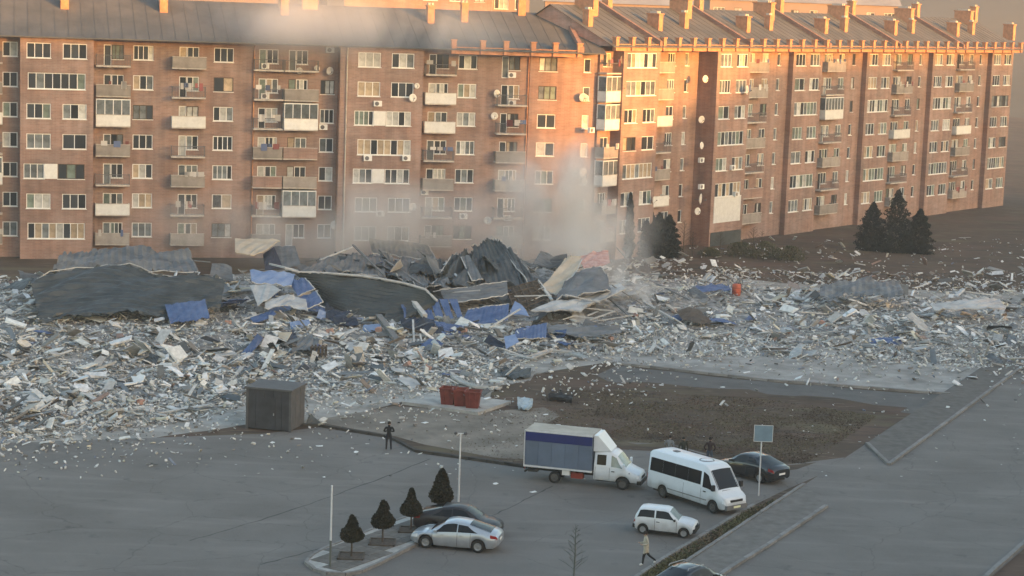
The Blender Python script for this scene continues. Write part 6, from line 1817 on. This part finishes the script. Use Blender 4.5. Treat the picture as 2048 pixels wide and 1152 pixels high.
def stand(arms='down'):
    J = dict(pelvis=(0, 0, .95), chest=(0.0, 0, 1.28), neck=(.01, 0, 1.50), head=(.03, 0, 1.62), crown=(.025, 0, 1.69))
    for s, k in (('L', 1), ('R', -1)):
        J.update({'sh'+s: (0, k*.185, 1.43), 'hip'+s: (0, k*.10, .90), 'kn'+s: (.03, k*.125, .49), 'an'+s: (-.01, k*.14, .09), 'to'+s: (.15, k*.155, .045)})
        if arms == 'down': J.update({'el'+s: (-.02, k*.27, 1.15), 'wr'+s: (.05, k*.27, .90), 'ha'+s: (.08, k*.265, .82)})
        elif arms == 'front': J.update({'el'+s: (-.02, k*.31, 1.17), 'wr'+s: (.20, k*.16, 1.12), 'ha'+s: (.27, k*.10, 1.15)})
        elif arms == 'pocket': J.update({'el'+s: (-.09, k*.33, 1.16), 'wr'+s: (.06, k*.24, .98), 'ha'+s: (.10, k*.20, .92)})
    return J
p = gnd(777, 901); person('person in black jacket and dark trousers, back turned, on the asphalt by the kerb', (p.x, p.y, .013), R(95), stand('front'), dict(top='cloth_black', leg='cloth_navy', skin='skin', hair='hair', shoe='plastic_black'), 1.02)
p = gnd(1365, 931); person('person in dark green jacket standing behind the minibus roof', (p.x, p.y, .013), R(100), stand('down'), dict(top='cloth_green', leg='cloth_navy', skin='skin', hair='hair', shoe='plastic_black'))
p = gnd(1418, 934); person('person in dark maroon jacket with hands in pockets behind the minibus', (p.x, p.y, .013), R(80), stand('pocket'), dict(top='cloth_brown', leg='cloth_denim', skin='skin', hair='hair', shoe='plastic_black'), 1.04)
p = gnd(1338, 925); person('person in grey jacket mostly hidden behind the minibus roof edge', (p.x, p.y, .013), R(60), stand('pocket'), dict(top='cloth_grey', leg='cloth_navy', skin='skin', hair='hair', shoe='plastic_black'), .95)
w = dict(pelvis=(0, 0, .93), chest=(.03, 0, 1.24), neck=(.05, 0, 1.44), head=(.09, 0, 1.56), crown=(.095, 0, 1.63),
         shL=(.03, .16, 1.38), shR=(.03, -.16, 1.38), elL=(-.08, .22, 1.12), elR=(.05, -.23, 1.10), wrL=(.18, .20, 1.06), wrR=(.26, -.18, 1.06), haL=(.26, .18, 1.08), haR=(.34, -.16, 1.09),
         hipL=(0, .09, .88), hipR=(0, -.09, .88), knL=(.12, .09, .48), knR=(-.12, -.10, .50), anL=(.16, .10, .09), anR=(-.50, -.11, .22), toL=(.33, .11, .045), toR=(-.40, -.12, .09))
p = gnd(1291, 1131); person('person in long cream coat and black leggings striding past the small white car', (p.x, p.y, .013), R(182), w, dict(top='cloth_cream', leg='cloth_black', skin='skin', hair='hair', shoe='shoe_white', coat=1), 1.02)
p = gnd(1478, 592); z_ = float(max(0, mound_z(p.x, p.y))); person('person in dark clothing standing behind the orange barrel in the rubble', (p.x, p.y, z_), R(80), stand('down'), dict(top='cloth_grey', leg='cloth_green', skin='skin', hair='hair', shoe='plastic_black'))
# orange barrel
p = gnd(1472, 600); r = empty('orange_barrel', (p.x, p.y, float(max(0, mound_z(p.x, p.y))) + .02)); tag(r, 'faded orange barrel standing at the edge of the low rubble', 'barrel')
m = MB(); m.lathe([(0, 0), (.38, 0), (.42, .3), (.43, .6), (.40, 1.05), (.36, 1.08), (0, 1.04)], 16); obj('barrel_body', m.mesh('barrel_body', 'orange_plastic'), r)
m = MB()
for z in (.32, .7): m.lathe([(.42, z), (.455, z + .03), (.42, z + .06)], 16)
obj('hoop', m.mesh('hoop', 'rust_red'), r)

# ------------------------------------------------------------------ smoke and haze
def smoke(label, c, rad, dens, scale, seed, col=(.95, .935, .92), lo=.38, hi=.75, tilt=(0, 0, 0)):
    bm = bmesh.new(); bmesh.ops.create_icosphere(bm, subdivisions=3, radius=1.0)
    me = bpy.data.meshes.new('smoke_plume'); bm.to_mesh(me); bm.free()
    o = obj('smoke_plume', me, None, c, tilt); o.scale = rad
    tag(o, label, kind='stuff')
    m = bpy.data.materials.new('smoke'); m.use_nodes = True; nt = m.node_tree; nt.nodes.clear()
    out = nt.nodes.new('ShaderNodeOutputMaterial'); pv = nt.nodes.new('ShaderNodeVolumePrincipled')
    pv.inputs['Color'].default_value = col + (1,); pv.inputs['Anisotropy'].default_value = .1
    tc = nt.nodes.new('ShaderNodeTexCoord'); gr = nt.nodes.new('ShaderNodeVectorMath'); gr.operation = 'LENGTH'
    nt.links.new(tc.outputs['Object'], gr.inputs[0])
    fa = nt.nodes.new('ShaderNodeMapRange'); fa.inputs['From Min'].default_value = 1.0; fa.inputs['From Max'].default_value = .15; fa.interpolation_type = 'SMOOTHSTEP'
    nt.links.new(gr.outputs['Value'], fa.inputs['Value'])
    mp = nt.nodes.new('ShaderNodeMapping'); mp.inputs['Location'].default_value = (seed * 3.1, seed, 0); mp.inputs['Scale'].default_value = (rad[0] * scale, rad[1] * scale, rad[2] * scale * .7)
    nt.links.new(tc.outputs['Object'], mp.inputs['Vector'])
    ns = nt.nodes.new('ShaderNodeTexNoise'); ns.inputs['Scale'].default_value = 1.0; ns.inputs['Detail'].default_value = 3.0; ns.inputs['Distortion'].default_value = .6
    nt.links.new(mp.outputs[0], ns.inputs['Vector'])
    r2 = nt.nodes.new('ShaderNodeMapRange'); r2.inputs['From Min'].default_value = lo; r2.inputs['From Max'].default_value = hi
    nt.links.new(ns.outputs['Fac'], r2.inputs['Value'])
    mu = nt.nodes.new('ShaderNodeMath'); mu.operation = 'MULTIPLY'; nt.links.new(fa.outputs['Result'], mu.inputs[0]); nt.links.new(r2.outputs['Result'], mu.inputs[1])
    m2 = nt.nodes.new('ShaderNodeMath'); m2.operation = 'MULTIPLY'; m2.inputs[1].default_value = dens; nt.links.new(mu.outputs[0], m2.inputs[0])
    nt.links.new(m2.outputs[0], pv.inputs['Density']); nt.links.new(pv.outputs[0], out.inputs['Volume'])
    me.materials.append(m)
    return o
SMOKE = True
if SMOKE:
    smoke('grey smoke drifting up in front of the sunlit block', at_y(1125, 430, 196), (11, 5, 9.5), .95, .22, 1)
    smoke('thin grey smoke lying along the foot of the long block', at_y(780, 455, 197), (30, 5, 6.0), .55, .12, 2)
    smoke('pale smoke rolling over the long roof', at_y(700, 56, 204), (21, 5, 4.4), .34, .11, 3)
    smoke('white wisp of smoke rising from the right-hand rubble', at_y(1258, 580, 180), (3.2, 2, 5.5), 1.3, .45, 4)
    smoke('low smoke behind the pink sheet and conifers', at_y(1175, 500, 190), (6.5, 4, 3.6), .5, .28, 5)

hz = MB(); hz.box((-620, -470, -2.0), (620, 770, 48))
HAZE = hz.build('haze', 'earth'); HAZE.data.materials.clear(); tag(HAZE, 'thin dusty evening haze hanging over the whole square', kind='stuff')
m = bpy.data.materials.new('haze_air'); m.use_nodes = True; nt = m.node_tree; nt.nodes.clear()
out = nt.nodes.new('ShaderNodeOutputMaterial'); pv = nt.nodes.new('ShaderNodeVolumePrincipled')
pv.inputs['Color'].default_value = (.86, .80, .74, 1); pv.inputs['Density'].default_value = 0.0004; pv.inputs['Anisotropy'].default_value = 0.2
nt.links.new(pv.outputs[0], out.inputs['Volume']); HAZE.data.materials.append(m)
